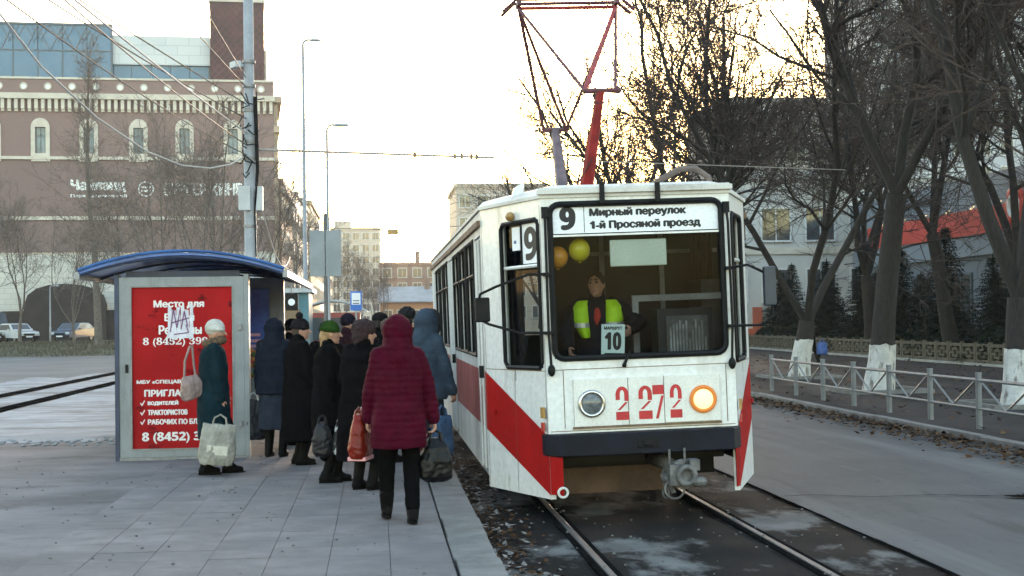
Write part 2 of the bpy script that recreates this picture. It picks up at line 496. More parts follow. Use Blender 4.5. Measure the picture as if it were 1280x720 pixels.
# rails: grooved rails with a bright running head between dark slots
def rails(name, label, xs, y0, y1, z, group=None, head=rail_m):
    t = thing(name, label, 'tram track', ((xs[0] + xs[1]) / 2, y0, z), 0, group)
    gw = .05 if head is rail_m else .13
    for x in xs:
        x -= (xs[0] + xs[1]) / 2
        L = y1 - y0
        m1 = MB(); m1.bx(x - .027, x + .027, 0, L, -.05, .012)
        m1.build('rail', head, t, bevel=.006)
        m2 = MB(); m2.bx(x - .034 - gw, x - .034, 0, L, -.05, .006 if head is rail_m else .035); m2.bx(x + .034, x + .034 + gw * .8, 0, L, -.05, .0055 if head is rail_m else .034)
        m2.build('flangeway', groove, t)
    return t
rails('tram_track', 'grooved steel tram rails in dirty concrete that the white and red tram stands on', (1.66, 3.2), -6, 260, 0.0)
rails('tram_track', 'second tram track, two dark rails lying in the snow left of the shelter', (-8.8, -7.35), 4, 130, 0.192, head=M('rail_dark', (.05, .045, .045), .5, .2, 4))
# platform
platform = sheet('platform', -9.6, 0.5, -6, 140, 0.19, pave_asphalt, 40, 300, 0.012, 0.8)
mb = MB(); mb.bx(-9.75, -9.6, -6, 140, -.05, .14); mb.bx(.5, .82, -6, 140, -.05, .12)
mb.build('platform_edge', kerbm, platform)
stone = [MB().bx(-.155, .155, -.492, .492, -.1, 0).mesh('kerb_stone', kerbm) for _ in range(2)]
for i in range(46):
    o = place(stone[i % 2], 'kerb_stone', platform, bevel=.012, loc=(.672 + rnd.uniform(-.008, .008), 5.5 + i, .205 + rnd.uniform(-.006, .006)))
    o.rotation_euler = (rnd.uniform(-.004, .004), rnd.uniform(-.012, .012), rnd.uniform(-.006, .006))
jm = MB(); jm.bx(-2.42, .5, 7.4, 20.6, .1, .192); jm.build('joint_bed', joint, platform)
slabs = [MB().bx(-.208, .208, -.208, .208, -.05, 0).mesh('paving_slab', s) for s in slabm]
for i in range(7):
    for j in range(32):
        o = place(slabs[rnd.choice((0, 1, 1, 2))], 'paving_slab', platform, loc=(.285 - .42 * i, 7.5 + .42 * j, .203 + rnd.uniform(-.002, .002)))
        o.rotation_euler = (rnd.uniform(-.004, .004), rnd.uniform(-.004, .004), 0)
# snow left of the shelter, real drifts that thin out to nothing
mb = MB(); nx, ny = 90, 120
vs = []
for j in range(ny + 1):
    for i in range(nx + 1):
        x = -12.6 + 9.4 * i / nx; y = 20.2 + 34 * j / ny
        q = mnoise.noise(V((x * .7, y * .7, 1))) * .5 + mnoise.noise(V((x * 2.6, y * 2.6, 7))) * .3 + mnoise.noise(V((x * 7, y * 7, 2))) * .18
        edge = min(1, (y - 20.4 + .5 * mnoise.noise(V((x * .9, 5, 0)))) / 1.2, (54.2 - y) / 6, (x + 12.6) / 1.0, (-3.2 - x) / .6)
        base = .19 if x > -9.6 else .19 - min(1, (-9.6 - x) / .8) * .19
        h = .02 + .035 * q - .06 * (1 - max(0, edge))
        if min(abs(x + 8.8), abs(x + 7.35)) < .28: h = min(h, -.03)
        vs.append((x, y, base + .004 + h))
mb.add(vs, [(j * (nx + 1) + i, j * (nx + 1) + i + 1, (j + 1) * (nx + 1) + i + 1, (j + 1) * (nx + 1) + i) for j in range(ny) for i in range(nx)])
o = mb.build('snow_patch', snow, smooth=True, kind='stuff')
tag(o, 'thin dirty snow lying beside the tram track left of the shelter', 'snow')
mb = MB()
for k in range(420):
    y = 20.3 + abs(rnd.gauss(0, 1.6)); x = rnd.uniform(-8.9, -3.3)
    r = rnd.uniform(.008, .035)
    mb.ell((x, y, .2), (r * 1.4, r, r * .5), 6, 4)
o = mb.build('snow_crumbs', M('snow_clean', (.26, .265, .28), .8, .1, 3, spec=.1), kind='stuff'); tag(o, 'loose crumbs of snow along the edge of the snow patch', 'snow')
# far side left: plaza, grass bank, car park
sheet('plaza', -260, -9.5, -20, 90, -0.02, plaza_m)
mb = MB(); nx, ny = 60, 14; vs = []
for j in range(ny + 1):
    for i in range(nx + 1):
        x = -160 + 150 * i / nx; y = 88 + 24 * j / ny
        vs.append((x, y, -.05 + .62 * min(1, j / 9) + .08 * mnoise.noise(V((x * .3, y * .3, 0)))))
mb.add(vs, [(j * (nx + 1) + i, j * (nx + 1) + i + 1, (j + 1) * (nx + 1) + i + 1, (j + 1) * (nx + 1) + i) for j in range(ny) for i in range(nx)])
bank = mb.build('grass_bank', grass_m, smooth=True, kind='structure')
mb = MB()
for k in range(9000):
    x = rnd.uniform(-48, -14); y = rnd.uniform(88.3, 111)
    z = -.05 + .62 * min(1, (y - 88) / 24 * 14 / 9) + .08 * mnoise.noise(V((x * .3, y * .3, 0)))
    h = rnd.uniform(.08, .26); a = rnd.uniform(0, PI); w = .04
    mb.add([(x - w * math.cos(a), y - w * math.sin(a), z - .03), (x + w * math.cos(a), y + w * math.sin(a), z - .03), (x + rnd.uniform(-.1, .1), y + rnd.uniform(-.1, .1), z + h)], [(0, 1, 2)])
o = mb.build('dry_grass', grass_m, kind='stuff'); tag(o, 'dry winter grass on the bank in front of the shopping centre', 'grass')
sheet('car_park', -160, -7.7, 111.5, 175, 0.53, plaza_m)
sheet('left_footpath', -9.0, 0.6, 140, 330, 0.1, pave_asphalt)
# right pavement and garden
sidewalk = sheet('pavement', 8.5, 19.3, -20, 300, 0.13, side_asphalt, 20, 300, .012, .7)
rk = MB().bx(-.08, .08, -.745, .745, -.25, 0).mesh('kerb_stone', kerbm)
for i in range(36):
    o = place(rk, 'kerb_stone', sidewalk, bevel=.015, loc=(8.37 + rnd.uniform(-.012, .012), 11 + i * 1.5, .145 + rnd.uniform(-.012, .006)))
    o.rotation_euler = (0, rnd.uniform(-.03, .03), rnd.uniform(-.012, .012))
kb = MB(); kb.bx(8.29, 8.5, 65, 300, -.1, .14); kb.build('kerb', kerbm, sidewalk)
sheet('garden', 19.3, 300, -20, 300, 0.08, soil)
# leaves
def leaves(name, label, n, fx, fy, fz, cols, s0=.03, s1=.075):
    mb = MB()
    for k in range(n):
        x, y = fx(), fy(); z = fz(x, y)
        a = rnd.uniform(0, 2 * PI); s = rnd.uniform(s0, s1)
        u = V((math.cos(a), math.sin(a), rnd.uniform(-.3, .3))) * s; w = V((-math.sin(a), math.cos(a), rnd.uniform(-.4, .4))) * s * .6
        c = V((x, y, z + s * .35))
        mb.add([c - u, c + w, c + u + V((0, 0, s * .3)), c - w], [(0, 1, 2), (0, 2, 3)], rnd.randrange(len(cols)))
    o = mb.build(name, cols, kind='stuff'); return tag(o, label, 'leaves')
lm = [M('leaf_brown', (.075, .037, .017), .9, .3, 8, spec=.08), M('leaf_dark', (.026, .014, .009), .9, .3, 8, spec=.08), M('leaf_tan', (.12, .07, .038), .9, .3, 8, spec=.08)]
leaves('fallen_leaves', 'brown fallen leaves heaped in the gutter along the right kerb', 2800, lambda: 8.3 - abs(rnd.gauss(0, .33)), lambda: rnd.uniform(13, 46), lambda x, y: .02 + .06 * max(0, 1 - (8.3 - x) / .5) * rnd.random(), lm)
leaves('fallen_leaves', 'scattered brown leaves under the trees on the right pavement', 1600, lambda: rnd.uniform(8.6, 19), lambda: rnd.uniform(15, 60), lambda x, y: .15, lm)
leaves('leaf_litter', 'dark leaves and grit in the gap between platform and tram track', 2200, lambda: .86 + abs(rnd.gauss(0, .22)), lambda: rnd.uniform(6, 26), lambda x, y: .0, [lm[1], lm[0], M('grit_pale', (.2, .18, .17), .9, .2, 9), lm[1]], .015, .045)
mb = MB()
for k in range(500):
    x = rnd.uniform(-6, .4) if rnd.random() < .5 else rnd.uniform(.9, 4); y = rnd.uniform(8.5, 18)
    r = rnd.uniform(.004, .016); mb.ell((x, y, (.206 if x < .5 else .01) + r * .3), (r, r * .8, r * .6), 5, 3)
o = mb.build('pebbles', M('pebble', (.12, .12, .12), .8, .3, 9), kind='stuff'); tag(o, 'small pebbles and crumbs scattered over the paving', 'grit')

# ------------------------------------------------------------------ shopping centre on the left
brick_a = bricks('mall_brick', (.205, .13, .118), (.24, .152, .138), (.22, .175, .16), 6)
brick_b = bricks('mall_brick_dark', (.178, .114, .104), (.205, .131, .118), (.2, .165, .155), 6)
cream = M('mall_cream', (.55, .5, .42), .75, .08, 1.5)
cream_tile = bricks('mall_cream_tile', (.5, .48, .43), (.55, .52, .46), (.36, .34, .32), 1.1, .7, 1.0, .5)
metal_panel = bricks('mall_metal', (.5, .52, .53), (.53, .55, .56), (.4, .42, .43), .6, .45, 1.2, .5)
blue_glass = M('mall_blue_glass', (.07, .15, .24), .12, .15, .12, spec=.35, det=2)
mul = M('mullion_dark', (.08, .1, .12), .5, .1, 4)
maroon_m = M('tower_maroon', (.05, .012, .018), .6, .25, 1)
maroon_l = M('tower_lattice', (.1, .03, .036), .6, .2, 1)
mall = thing('shopping_centre', 'brown brick shopping centre with corbelled cornice, glazed upper storey and dark red tower', 'building', (-8.79, 128, .5), R(185))
# local frame: +x runs left along the front, -y... the front face looks along +y
Lm = 46
fx, up = V((1, 0, 0)), V((0, 0, 1))
wins = [3.57, 7.7, 11.6, 15.75, 19.75, 23.75, 27.75, 31.75, 35.75, 39.75]
holes = [(s - .42, s + .42, 16.6, 18.9) for s in wins]
B = lambda z: z - .5
mb = MB()
mb.wall((0, 0, 0), fx, (0, 1, 0), Lm, B(16.35), B(20.3), [(a, b, B(c), B(d)) for a, b, c, d in holes], .4)
mb.bx(0, Lm, -.4, 0, B(8.1), B(10.85), 1); mb.bx(0, Lm, -.4, 0.0, B(11.2), B(16.05), 1)
mb.bx(0, Lm, -.4, .1, B(21.75), B(22.95), 0)
mb.build('brick_wall', [brick_a, brick_b], mall)
mb = MB(); mb.bx(0, 13.9, -.4, 0, 0, B(8.0)); mb.wall((13.9, 0, 0), fx, (0, 1, 0), Lm - 13.9, 0, B(8.0), [(14.3 - 13.9, 20.9 - 13.9, 0, 3.0)], .4)
mb.build('tiled_ground_storey', cream_tile, mall)
mb = MB(); mb.bx(-.05, Lm, -.4, .16, B(10.87), B(11.18)); mb.bx(-.05, Lm, -.4, .18, B(16.07), B(16.33)); mb.bx(-.08, Lm, -.4, .5, B(21.25), B(21.73)); mb.bx(-.05, Lm, -.4, .2, B(22.97), B(23.15)); mb.bx(-.05, Lm, -.4, .1, B(8.02), B(8.08))
mb.build('cornice', cream, mall)
cm = MB(); cm.bx(-.14, .14, 0, .36, -.85, 0); cm.bx(-.14, .14, 0, .2, -1.05, -.85)
cme = cm.mesh('corbel', cream)
for i in range(72): place(cme, 'corbel', mall, loc=(.25 + i * .55, 0, B(21.24)))
mb = MB(); mb.bx(0, Lm, -.4, .004, B(20.3), B(21.25)); mb.build('frieze', brick_b, mall)
hm = MB(); hm.ring((0, .13, 0), (0, 1, 0), .27, .06, 20, 6); hm.disc((0, .05, 0), (0, 1, 0), .26, .075, 20, 1)
hmm = hm.mesh('round_opening', [cream, M('opening_pale', (.75, .75, .73), .6, .05, 3)])
for i in range(20): place(hmm, 'round_opening', mall, loc=(1.1 + i * 2.0, 0, B(22.35)))
wm = MB()   # cream niche surround, arched head
ar = [(-.78, -1.9), (-.78, 1.05)] + [(-.78 * math.cos(PI * k / 10), 1.05 + .78 * math.sin(PI * k / 10)) for k in range(1, 10)] + [(.78, 1.05), (.78, -1.9)]
inner = (-.43, .43, -1.2, 1.15)
wm.bx(-.78, -.43, .0, .14, -1.9, 1.05); wm.bx(.43, .78, .0, .14, -1.9, 1.05); wm.bx(-.43, .43, .0, .14, -1.9, -1.2)
wm.prism([p for p in ar if p[1] >= 1.05], lambda a, b, d: (a, d, b), .14)
wme = wm.mesh('niche_window', cream)
pm = MB(); pm.bx(-.42, .42, -.2, -.17, -1.2, 1.1); pm.bx(-.03, .03, -.17, -.12, -1.2, 1.1, 1); pm.bx(-.42, .42, -.17, -.12, .3, .36, 1); pm.bx(-.42, -.34, -.17, -.1, -1.2, 1.1, 1); pm.bx(.34, .42, -.17, -.1, -1.2, 1.1, 1)
pme = pm.mesh('pane', [M('mall_pane', (.1, .15, .19), .1, .3, .8), mul])
for s in wins:
    w = place(wme, 'window', mall, loc=(s, 0, B(17.8)))
    place(pme, 'pane', w)
# glazed storey with diamond lattice
gl = thing  # noqa
gp = MB()
g0, g1 = 13.9, Lm
bay = 2.05
k = 0
pane_m = MB(); pane_m.bx(.04, bay - .04, -1.05, -1.0, B(23.16), B(25.6)); pane_me = pane_m.mesh('glass_pane', blue_glass)
pane2 = MB(); pane2.bx(.04, bay - .04, -1.05, -1.0, B(25.66), B(27.85)); pane2_me = pane2.mesh('glass_pane', blue_glass)
latt = MB()
while g0 + (k + 1) * bay <= g1:
    x = g0 + k * bay
    place(pane_me, 'glass_pane', mall, loc=(x, 0, 0)); place(pane2_me, 'glass_pane', mall, loc=(x, 0, 0))
    latt.bx(x - .05, x + .05, -1.1, -.94, B(23.16), B(25.7))
    for d in (-1, 1):
        for off in (0, .5, 1.0):
            latt.bar((x + bay + d * (.0 + off), -.96, B(27.8)), (x + bay + d * (off - .95), -.96, B(25.75 + .0)), .05, .06) if off < .1 else latt.bar((x + bay + d * off, -.96, B(27.8)), (x + bay + d * (off - 1.0 * (1 - off * .3)), -.96, B(26.1 + off * .5)), .04, .05)
    k += 1
latt.bx(g0, g1, -1.1, -.93, B(25.6), B(25.7)); latt.bx(g0, g1, -1.1, -.9, B(27.85), B(28.05)); latt.bx(g0 - .1, g0, -1.2, -.9, B(23.1), B(28.05))
latt.build('lattice', mul, mall)
mb = MB(); mb.bx(g0, g1, -9, -1.15, B(22.9), B(27.9)); mb.build('upper_storey', mul, mall)
mb = MB(); mb.bx(5.5, 13.88, -9, -1.3, B(24.6), B(27.15)); mb.bx(5.5, 13.88, -9, -1.9, B(22.9), B(24.6)); mb.build('metal_storey', metal_panel, mall)
sp_ = MB(); sp_.bx(.03, 1.62, -1.66, -1.6, B(23.0), B(24.55)); spm = sp_.mesh('glass_pane', blue_glass)
for i in range(5): place(spm, 'glass_pane', mall, loc=(5.6 + i * 1.66, 0, 0))
mb = MB(); mb.bx(.8, 5.45, -6, -.3, B(22.95), B(30.1)); mb.build('tower', maroon_m, mall)
mb = MB()
for i in range(7):
    for j in range(9):
        x, z = 1.15 + i * .65, B(23.7) + j * .72
        for a, b in ((0, 1), (1, 0), (0, -1), (-1, 0)):
            pass
        mb.bar((x - .3, -.28, z), (x, -.28, z + .34), .05, .05); mb.bar((x, -.28, z + .34), (x + .3, -.28, z), .05, .05)
        mb.bar((x - .3, -.28, z), (x, -.28, z - .34), .05, .05); mb.bar((x, -.28, z - .34), (x + .3, -.28, z), .05, .05)
for j in range(9):
    for i in range(7):
        y, z = -.7 - i * .8, B(23.7) + j * .72
        mb.bar((.78, y - .3, z), (.78, y, z + .34), .05, .05); mb.bar((.78, y, z + .34), (.78, y + .3, z), .05, .05)
mb.build('tower_lattice', maroon_l, mall)
mb = MB(); mb.bx(.7, 5.55, -6.1, -.2, B(30.1), B(30.4)); mb.build('tower_cap', cream, mall)
# street side: corner pilasters and side wall behind them
mb = MB(); mb.bx(.0, 1.2, -12, -.4, 0, B(22.9)); mb.build('side_wall', brick_a, mall)
mb = MB()
for y in (-.9, -3.2, -5.6, -8.0, -10.6): mb.bx(-.35, 0, y - .45, y + .45, 0, B(21.2))
mb.bx(-.7, -.0, -12, 0, B(21.25), B(21.8)); mb.bx(-.5, 0, -12, 0, B(18.6), B(19.2)); mb.bx(-.4, 0, -12, 0, B(16.0), B(16.4))
mb.build('pilaster', M('mall_pilaster', (.42, .33, .24), .8, .12, 1), mall)
mb = MB(); mb.bx(.5, 5, -14, -6.2, B(22.9), B(27)); mb.build('rear_block', cream, mall)
mb = MB(); mb.bx(.01, Lm, -14, -.41, B(22.4), B(22.8)); mb.build('roof', metal_panel, mall)
# dark arched entrance awning
awm = M('awning_brown', (.025, .018, .017), .8, .3, 1)
mb = MB()
prof = [(20.9, 0), (20.9, 3.0), (20.6, 3.9), (19.9, 4.45), (18.9, 4.75), (17.6, 4.85), (16.3, 4.75), (15.3, 4.45), (14.6, 3.9), (14.3, 3.0), (14.3, 0)]
for i in range(len(prof) - 1):
    a, b = prof[i], prof[i + 1]
    mb.add([(a[0], .02, a[1]), (b[0], .02, b[1]), (b[0], 2.2, b[1]), (a[0], 2.2, a[1])], [(0, 1, 2, 3)])
mb.add([(a, 2.2, z) for a, z in prof], [tuple(range(len(prof)))])
mb.bx(20.9, 23.2, .05, 1.2, 0, 2.6); mb.bx(11.5, 14.3, .05, 1.2, 0, 2.6)
mb.build('entrance_awning', awm, mall)
# wall lettering (mirrored local x: text runs towards -x)
mb = MB()
letter_w = M('wall_letter_white', (.78, .78, .76), .6, .05, 3)
write(mb, 'Чайлэнд', (17.3, .05, B(13.25)), (-1, 0, 0), up, 4.6, 1.15, .07); mb.build('wall_lettering', letter_w, mall); mb = MB()
write(mb, 'Парк развлечений', (17.3, .05, B(12.75)), (-1, 0, 0), up, 4.7, .36, .025); mb.build('wall_lettering', letter_w, mall); mb = MB()
mb.ring((11.0, .06, B(13.55)), (0, 1, 0), .62, .06, 28, 6); mb.bx(10.6, 11.4, .02, .08, B(13.62), B(13.8)); mb.bx(10.6, 11.4, .02, .08, B(13.3), B(13.48)); mb.build('logo', letter_w, mall); mb = MB()
write(mb, 'БУРГЕР КИНГ', (9.5, .05, B(13.0)), (-1, 0, 0), up, 6.7, 1.1, .06)
mb.build('wall_lettering', letter_w, mall)

# ------------------------------------------------------------------ other buildings
def window_mesh(w, h, frame, fm, split=2, pane=bglass):
    m = MB()
    m.bx(-w / 2, w / 2, -.02, .02, 0, h, 1)
    m.bx(-w / 2 - frame, -w / 2, -.06, .02, -frame, h + frame); m.bx(w / 2, w / 2 + frame, -.06, .02, -frame, h + frame)
    m.bx(-w / 2, w / 2, -.06, .02, h, h + frame); m.bx(-w / 2 - .05, w / 2 + .05, -.12, .02, -frame, 0)
    for i in range(1, split): m.bx(-w / 2 + w * i / split - .03, -w / 2 + w * i / split + .03, -.05, -.02, 0, h)
    return m.mesh('window', [fm, pane])

def block(name, label, loc, rz, W, D, H, wallm, wm, cols, rows, z0, dz, group=None, parapet=.5, margin=None, skip=(), sides=True, cap=None):
    """box building; its front looks along local -y; windows on the front and, if asked, on the right-hand side"""
    t = thing(name, label, 'building', loc, rz, group)
    mb = MB(); mb.bx(-W / 2, W / 2, 0, D, -.5, H); mb.build('wall', wallm, t)
    mb = MB(); mb.bx(-W / 2 - .25, W / 2 + .25, -.25, D + .25, H + .002, H + parapet); mb.build('parapet', cap or wallm, t)
    mg = margin if margin is not None else W / cols / 2
    for r in range(rows):
        for c in range(cols):
            if (r, c) in skip: continue
            x = -W / 2 + mg + (W - 2 * mg) * (c / max(1, cols - 1))
            place(wm, 'window', t, loc=(x, -.03, z0 + r * dz))
    if sides:
        n = max(1, int(D / (W / cols)))
        for r in range(rows):
            for c in range(n):
                o = place(wm, 'window', t, loc=(W / 2 + .03, D * (c + .5) / n, z0 + r * dz), rz=PI / 2)
    return t

frame_w = M('window_white', (.6, .6, .58), .6, .08, 4)
frame_c = M('window_cream', (.5, .44, .35), .7, .08, 4)
old_brick = bricks('old_brick', (.2, .12, .085), (.26, .16, .11), (.3, .24, .2), 4)
pale_wall = M('pale_plaster', (.5, .45, .38), .8, .12, .5)
w_s = window_mesh(1.0, 1.7, .16, frame_c)
w_l = window_mesh(1.5, 1.6, .12, frame_w)
# street front on the left, beyond the shopping centre: fronts look along +x (rz = +90 deg)
b1 = block('brick_house', 'old brown brick house with balconies next to the shopping centre', (-9.0, 149, 0), PI / 2, 18, 14, 15.2, old_brick, w_s, 7, 4, 2.0, 3.5, sides=False)
mb = MB()
bal = MB(); bal.bx(-1.1, 1.1, -1.0, 0, -.15, 0); bal.bx(-1.1, 1.1, -1.0, -.94, 0, .95); bal.bx(-1.1, -1.04, -1.0, 0, 0, .95); bal.bx(1.04, 1.1, -1.0, 0, 0, .95)
balm = bal.mesh('balcony', M('balcony_grey', (.32, .29, .26), .8, .2, 1))
for x in (-5.2, 0, 5.2):
    for z in (5.2, 8.7, 12.2): place(balm, 'balcony', b1, loc=(x, -.005, z))
mb.bx(-9.2, 9.2, -.5, 0, 14.3, 14.9); mb.bx(-9.1, 9.1, -.3, 0, 4.3, 4.6); mb.build('cornice', cream, b1)
b2 = block('white_house', 'white plastered house with bay windows farther along the left street front', (-8.7, 174, 0), PI / 2, 26, 14, 15.8, pale_wall, w_s, 10, 4, 1.8, 3.5, sides=False)
for x in (-9, -1, 7):
    for z in (5.0, 8.5, 12.0): place(balm, 'balcony', b2, loc=(x, -.005, z))
b3 = block('yellow_house', 'tall yellowish house with a narrow gable at the far left end of the street', (-8.6, 208, 0), PI / 2, 30, 14, 17.5, M('ochre_plaster', (.48, .36, .2), .8, .12, .5), w_s, 10, 5, 1.8, 3.3, sides=False)
b4 = block('grey_house', 'grey low house just before the nine storey block', (-8.8, 262, 0), PI / 2, 70, 14, 14.0, pale_wall, w_s, 18, 4, 1.8, 3.3, sides=False)
# shop fronts below b1 and b2
sf = MB(); sf.bx(-1.1, 1.1, -.06, 0, .3, 2.6); sf.bx(-1.3, 1.3, -.9, 0, 2.75, 2.9, 1); sf.bx(-1.3, 1.3, -.12, 0, 2.9, 3.5, 2)
sfm = [sf.mesh('shop_front', [bglass, c, c]) for c in (M('shop_blue', (.05, .15, .3), .6, .1, 3), M('shop_red', (.35, .06, .05), .6, .1, 3), M('shop_white', (.6, .6, .58), .6, .1, 3))]
for i, x in enumerate((-7.2, -4.2, -1.0, 2.2, 5.4)): place(sfm[i % 3], 'shop_front', b1, loc=(x, -.07, 0))
for i, x in enumerate((-11, -7.5, -4, -.5, 3, 6.5, 10)): place(sfm[(i + 1) % 3], 'shop_front', b2, loc=(x, -.07, 0))
tile9 = bricks('panel_block', (.46, .4, .32), (.5, .44, .36), (.36, .31, .26), .35, .8, 1.0, 1.0)
b5 = block('apartment_block', 'pale nine storey panel block closing the street in the distance', (-4.6, 340, 0), R(2), 11.5, 40, 23.3, tile9, w_l, 5, 8, 1.4, 2.8)
mb = MB(); mb.bx(-5, -1, 3, 9, 23.8, 25.6); mb.build('roof_hut', tile9, b5)
b6 = block('apartment_block', 'brown five storey block right of the pale nine storey one', (10.2, 262, 0), R(-1), 19, 14, 11.9, M('brown_plaster', (.3, .19, .13), .8, .15, .3), w_l, 7, 4, 1.6, 2.7)
mb = MB(); mb.bx(-3, -2.2, 3, 4, 12.4, 14.6); mb.bx(2, 3.2, 3, 4, 12.4, 14.0); mb.build('chimney', old_brick, b6)
# orange wooden house with a snowy roof
oh = thing('wooden_house', 'small orange wooden house with a snow covered roof at the end of the street', 'house', (5.2, 196, 0))
orange_w = bricks('orange_boards', (.42, .2, .09), (.48, .24, .11), (.24, .11, .06), 3, .8, 4.0, .3)
mb = MB(); mb.bx(-4.6, 4.6, 0, 8, -.3, 4.4); mb.build('wall', orange_w, oh)
mb = MB(); mb.prism([(-.5, 4.3), (4, 6.3), (8.5, 4.3), (8.5, 4.5), (4, 6.55), (-.5, 4.5)], lambda a, b, d: (-5 + d, a, b), 10); mb.build('roof', M('roof_snow', (.36, .37, .39), .8, .1, 1), oh)
for i in range(5): place(w_s, 'window', oh, loc=(-3.6 + i * 1.8, -.03, 1.5))
mb = MB(); mb.bx(1.5, 2.2, 3, 3.7, 5.5, 7.4); mb.build('chimney', old_brick, oh)
# right side
b7 = block('apartment_block', 'pale block just showing above the left edge of the tram roof', (17.5, 200, 0), 0, 12.5, 20, 20.3, tile9, w_l, 5, 6, 2, 3.1, sides=False)
greyb = bricks('grey_brick', (.36, .335, .32), (.4, .375, .355), (.44, .42, .4), 3)
b8 = block('apartment_block', 'dark grey brick block behind the bare trees over the tram', (43.5, 140, 0), 0, 18, 16, 23.0, greyb, w_l, 6, 7, 2, 3.0, sides=False)
b9 = block('apartment_block', 'tall pale panel tower behind the trees at the right', (77, 160, 0), R(3), 40, 16, 62, M('tower_panel', (.42, .43, .45), .75, .08, .15), w_l, 14, 19, 2, 3.0, sides=False)
w_r = window_mesh(1.5, 1.7, .1, frame_w, 2)
b10 = block('white_house', 'white three storey building with tall windows behind the right trees', (25.2, 76, 0), R(-3), 14.5, 14, 9.2, M('white_plaster', (.5, .49, .46), .8, .1, .4), w_r, 6, 2, 2.6, 3.3, sides=False)
mb = MB(); mb.bx(-7.28, 7.28, -.12, -.002, -.3, 1.15); mb.bx(-5.0, -4.5, -.3, -.125, -.3, 2.3); mb.build('red_plinth', M('orange_paint', (.4, .09, .045), .7, .12, 1), b10)
mb = MB(); mb.bx(-7.3, 7.3, -.1, -.001, 5.15, 5.5); mb.build('band', cream, b10)
fk = M('fascia_grey', (.22, .26, .31), .5, .06, .3)
fr = M('fascia_red', (.6, .055, .035), .45, .06, .5)
rb = thing('supermarket', 'low grey building with a red fascia band and a red flower emblem behind the spruces', 'building', (26, 52, 0), R(-90))
# local: front looks along local -y = world -x ; local x = world -y
mb = MB(); mb.bx(-24, 12, 0, 22, -.3, 7.6); mb.build('wall', M('facade_bluegrey', (.15, .18, .22), .55, .06, .3), rb)
mb = MB(); mb.bx(-21.2, 12, -.35, -.002, 5.2, 6.3); mb.build('fascia', fr, rb)
mb = MB(); mb.bx(-24.2, 12, -.3, -.003, 6.302, 7.7); mb.bx(-24.2, 12, -.25, -.003, 4.3, 5.198); mb.build('cladding', fk, rb)
mb = MB(); mb.bx(-29.0, -24.3, .2, 6, 4.2, 4.9); mb.build('porch_fascia', fr, rb)
sl_ = MB(); sl_.cap((0, -.5, 0), (0, -.36, .12), .05, .03, 8); slm = sl_.mesh('spotlight', emit('spot_lit', (1, .75, .42), .1))
for x in (-18.5, -15.8, -13.1, -10.4, -7.7, -5.0): place(slm, 'spotlight', rb, loc=(x, 0, 6.3))
mb = MB()
for k in range(8):
    a = 2 * PI * k / 8
    mb.ell((-3.4 + .62 * math.cos(a), -.5, 6.1 + .62 * math.sin(a)), (.3, .08, .3), 10, 6)
mb.build('emblem', fr, rb)
mb = MB(); mb.ring((-3.4, -.56, 6.1), (0, 1, 0), .42, .1, 20, 6)
mb.build('emblem_ring', letter_w, rb)
pw = window_mesh(2.2, 2.6, .1, mul, 2)
for x in (-19, -14.5, -10, -5.5, -1, 3.5): place(pw, 'window', rb, loc=(x, -.03, .9))
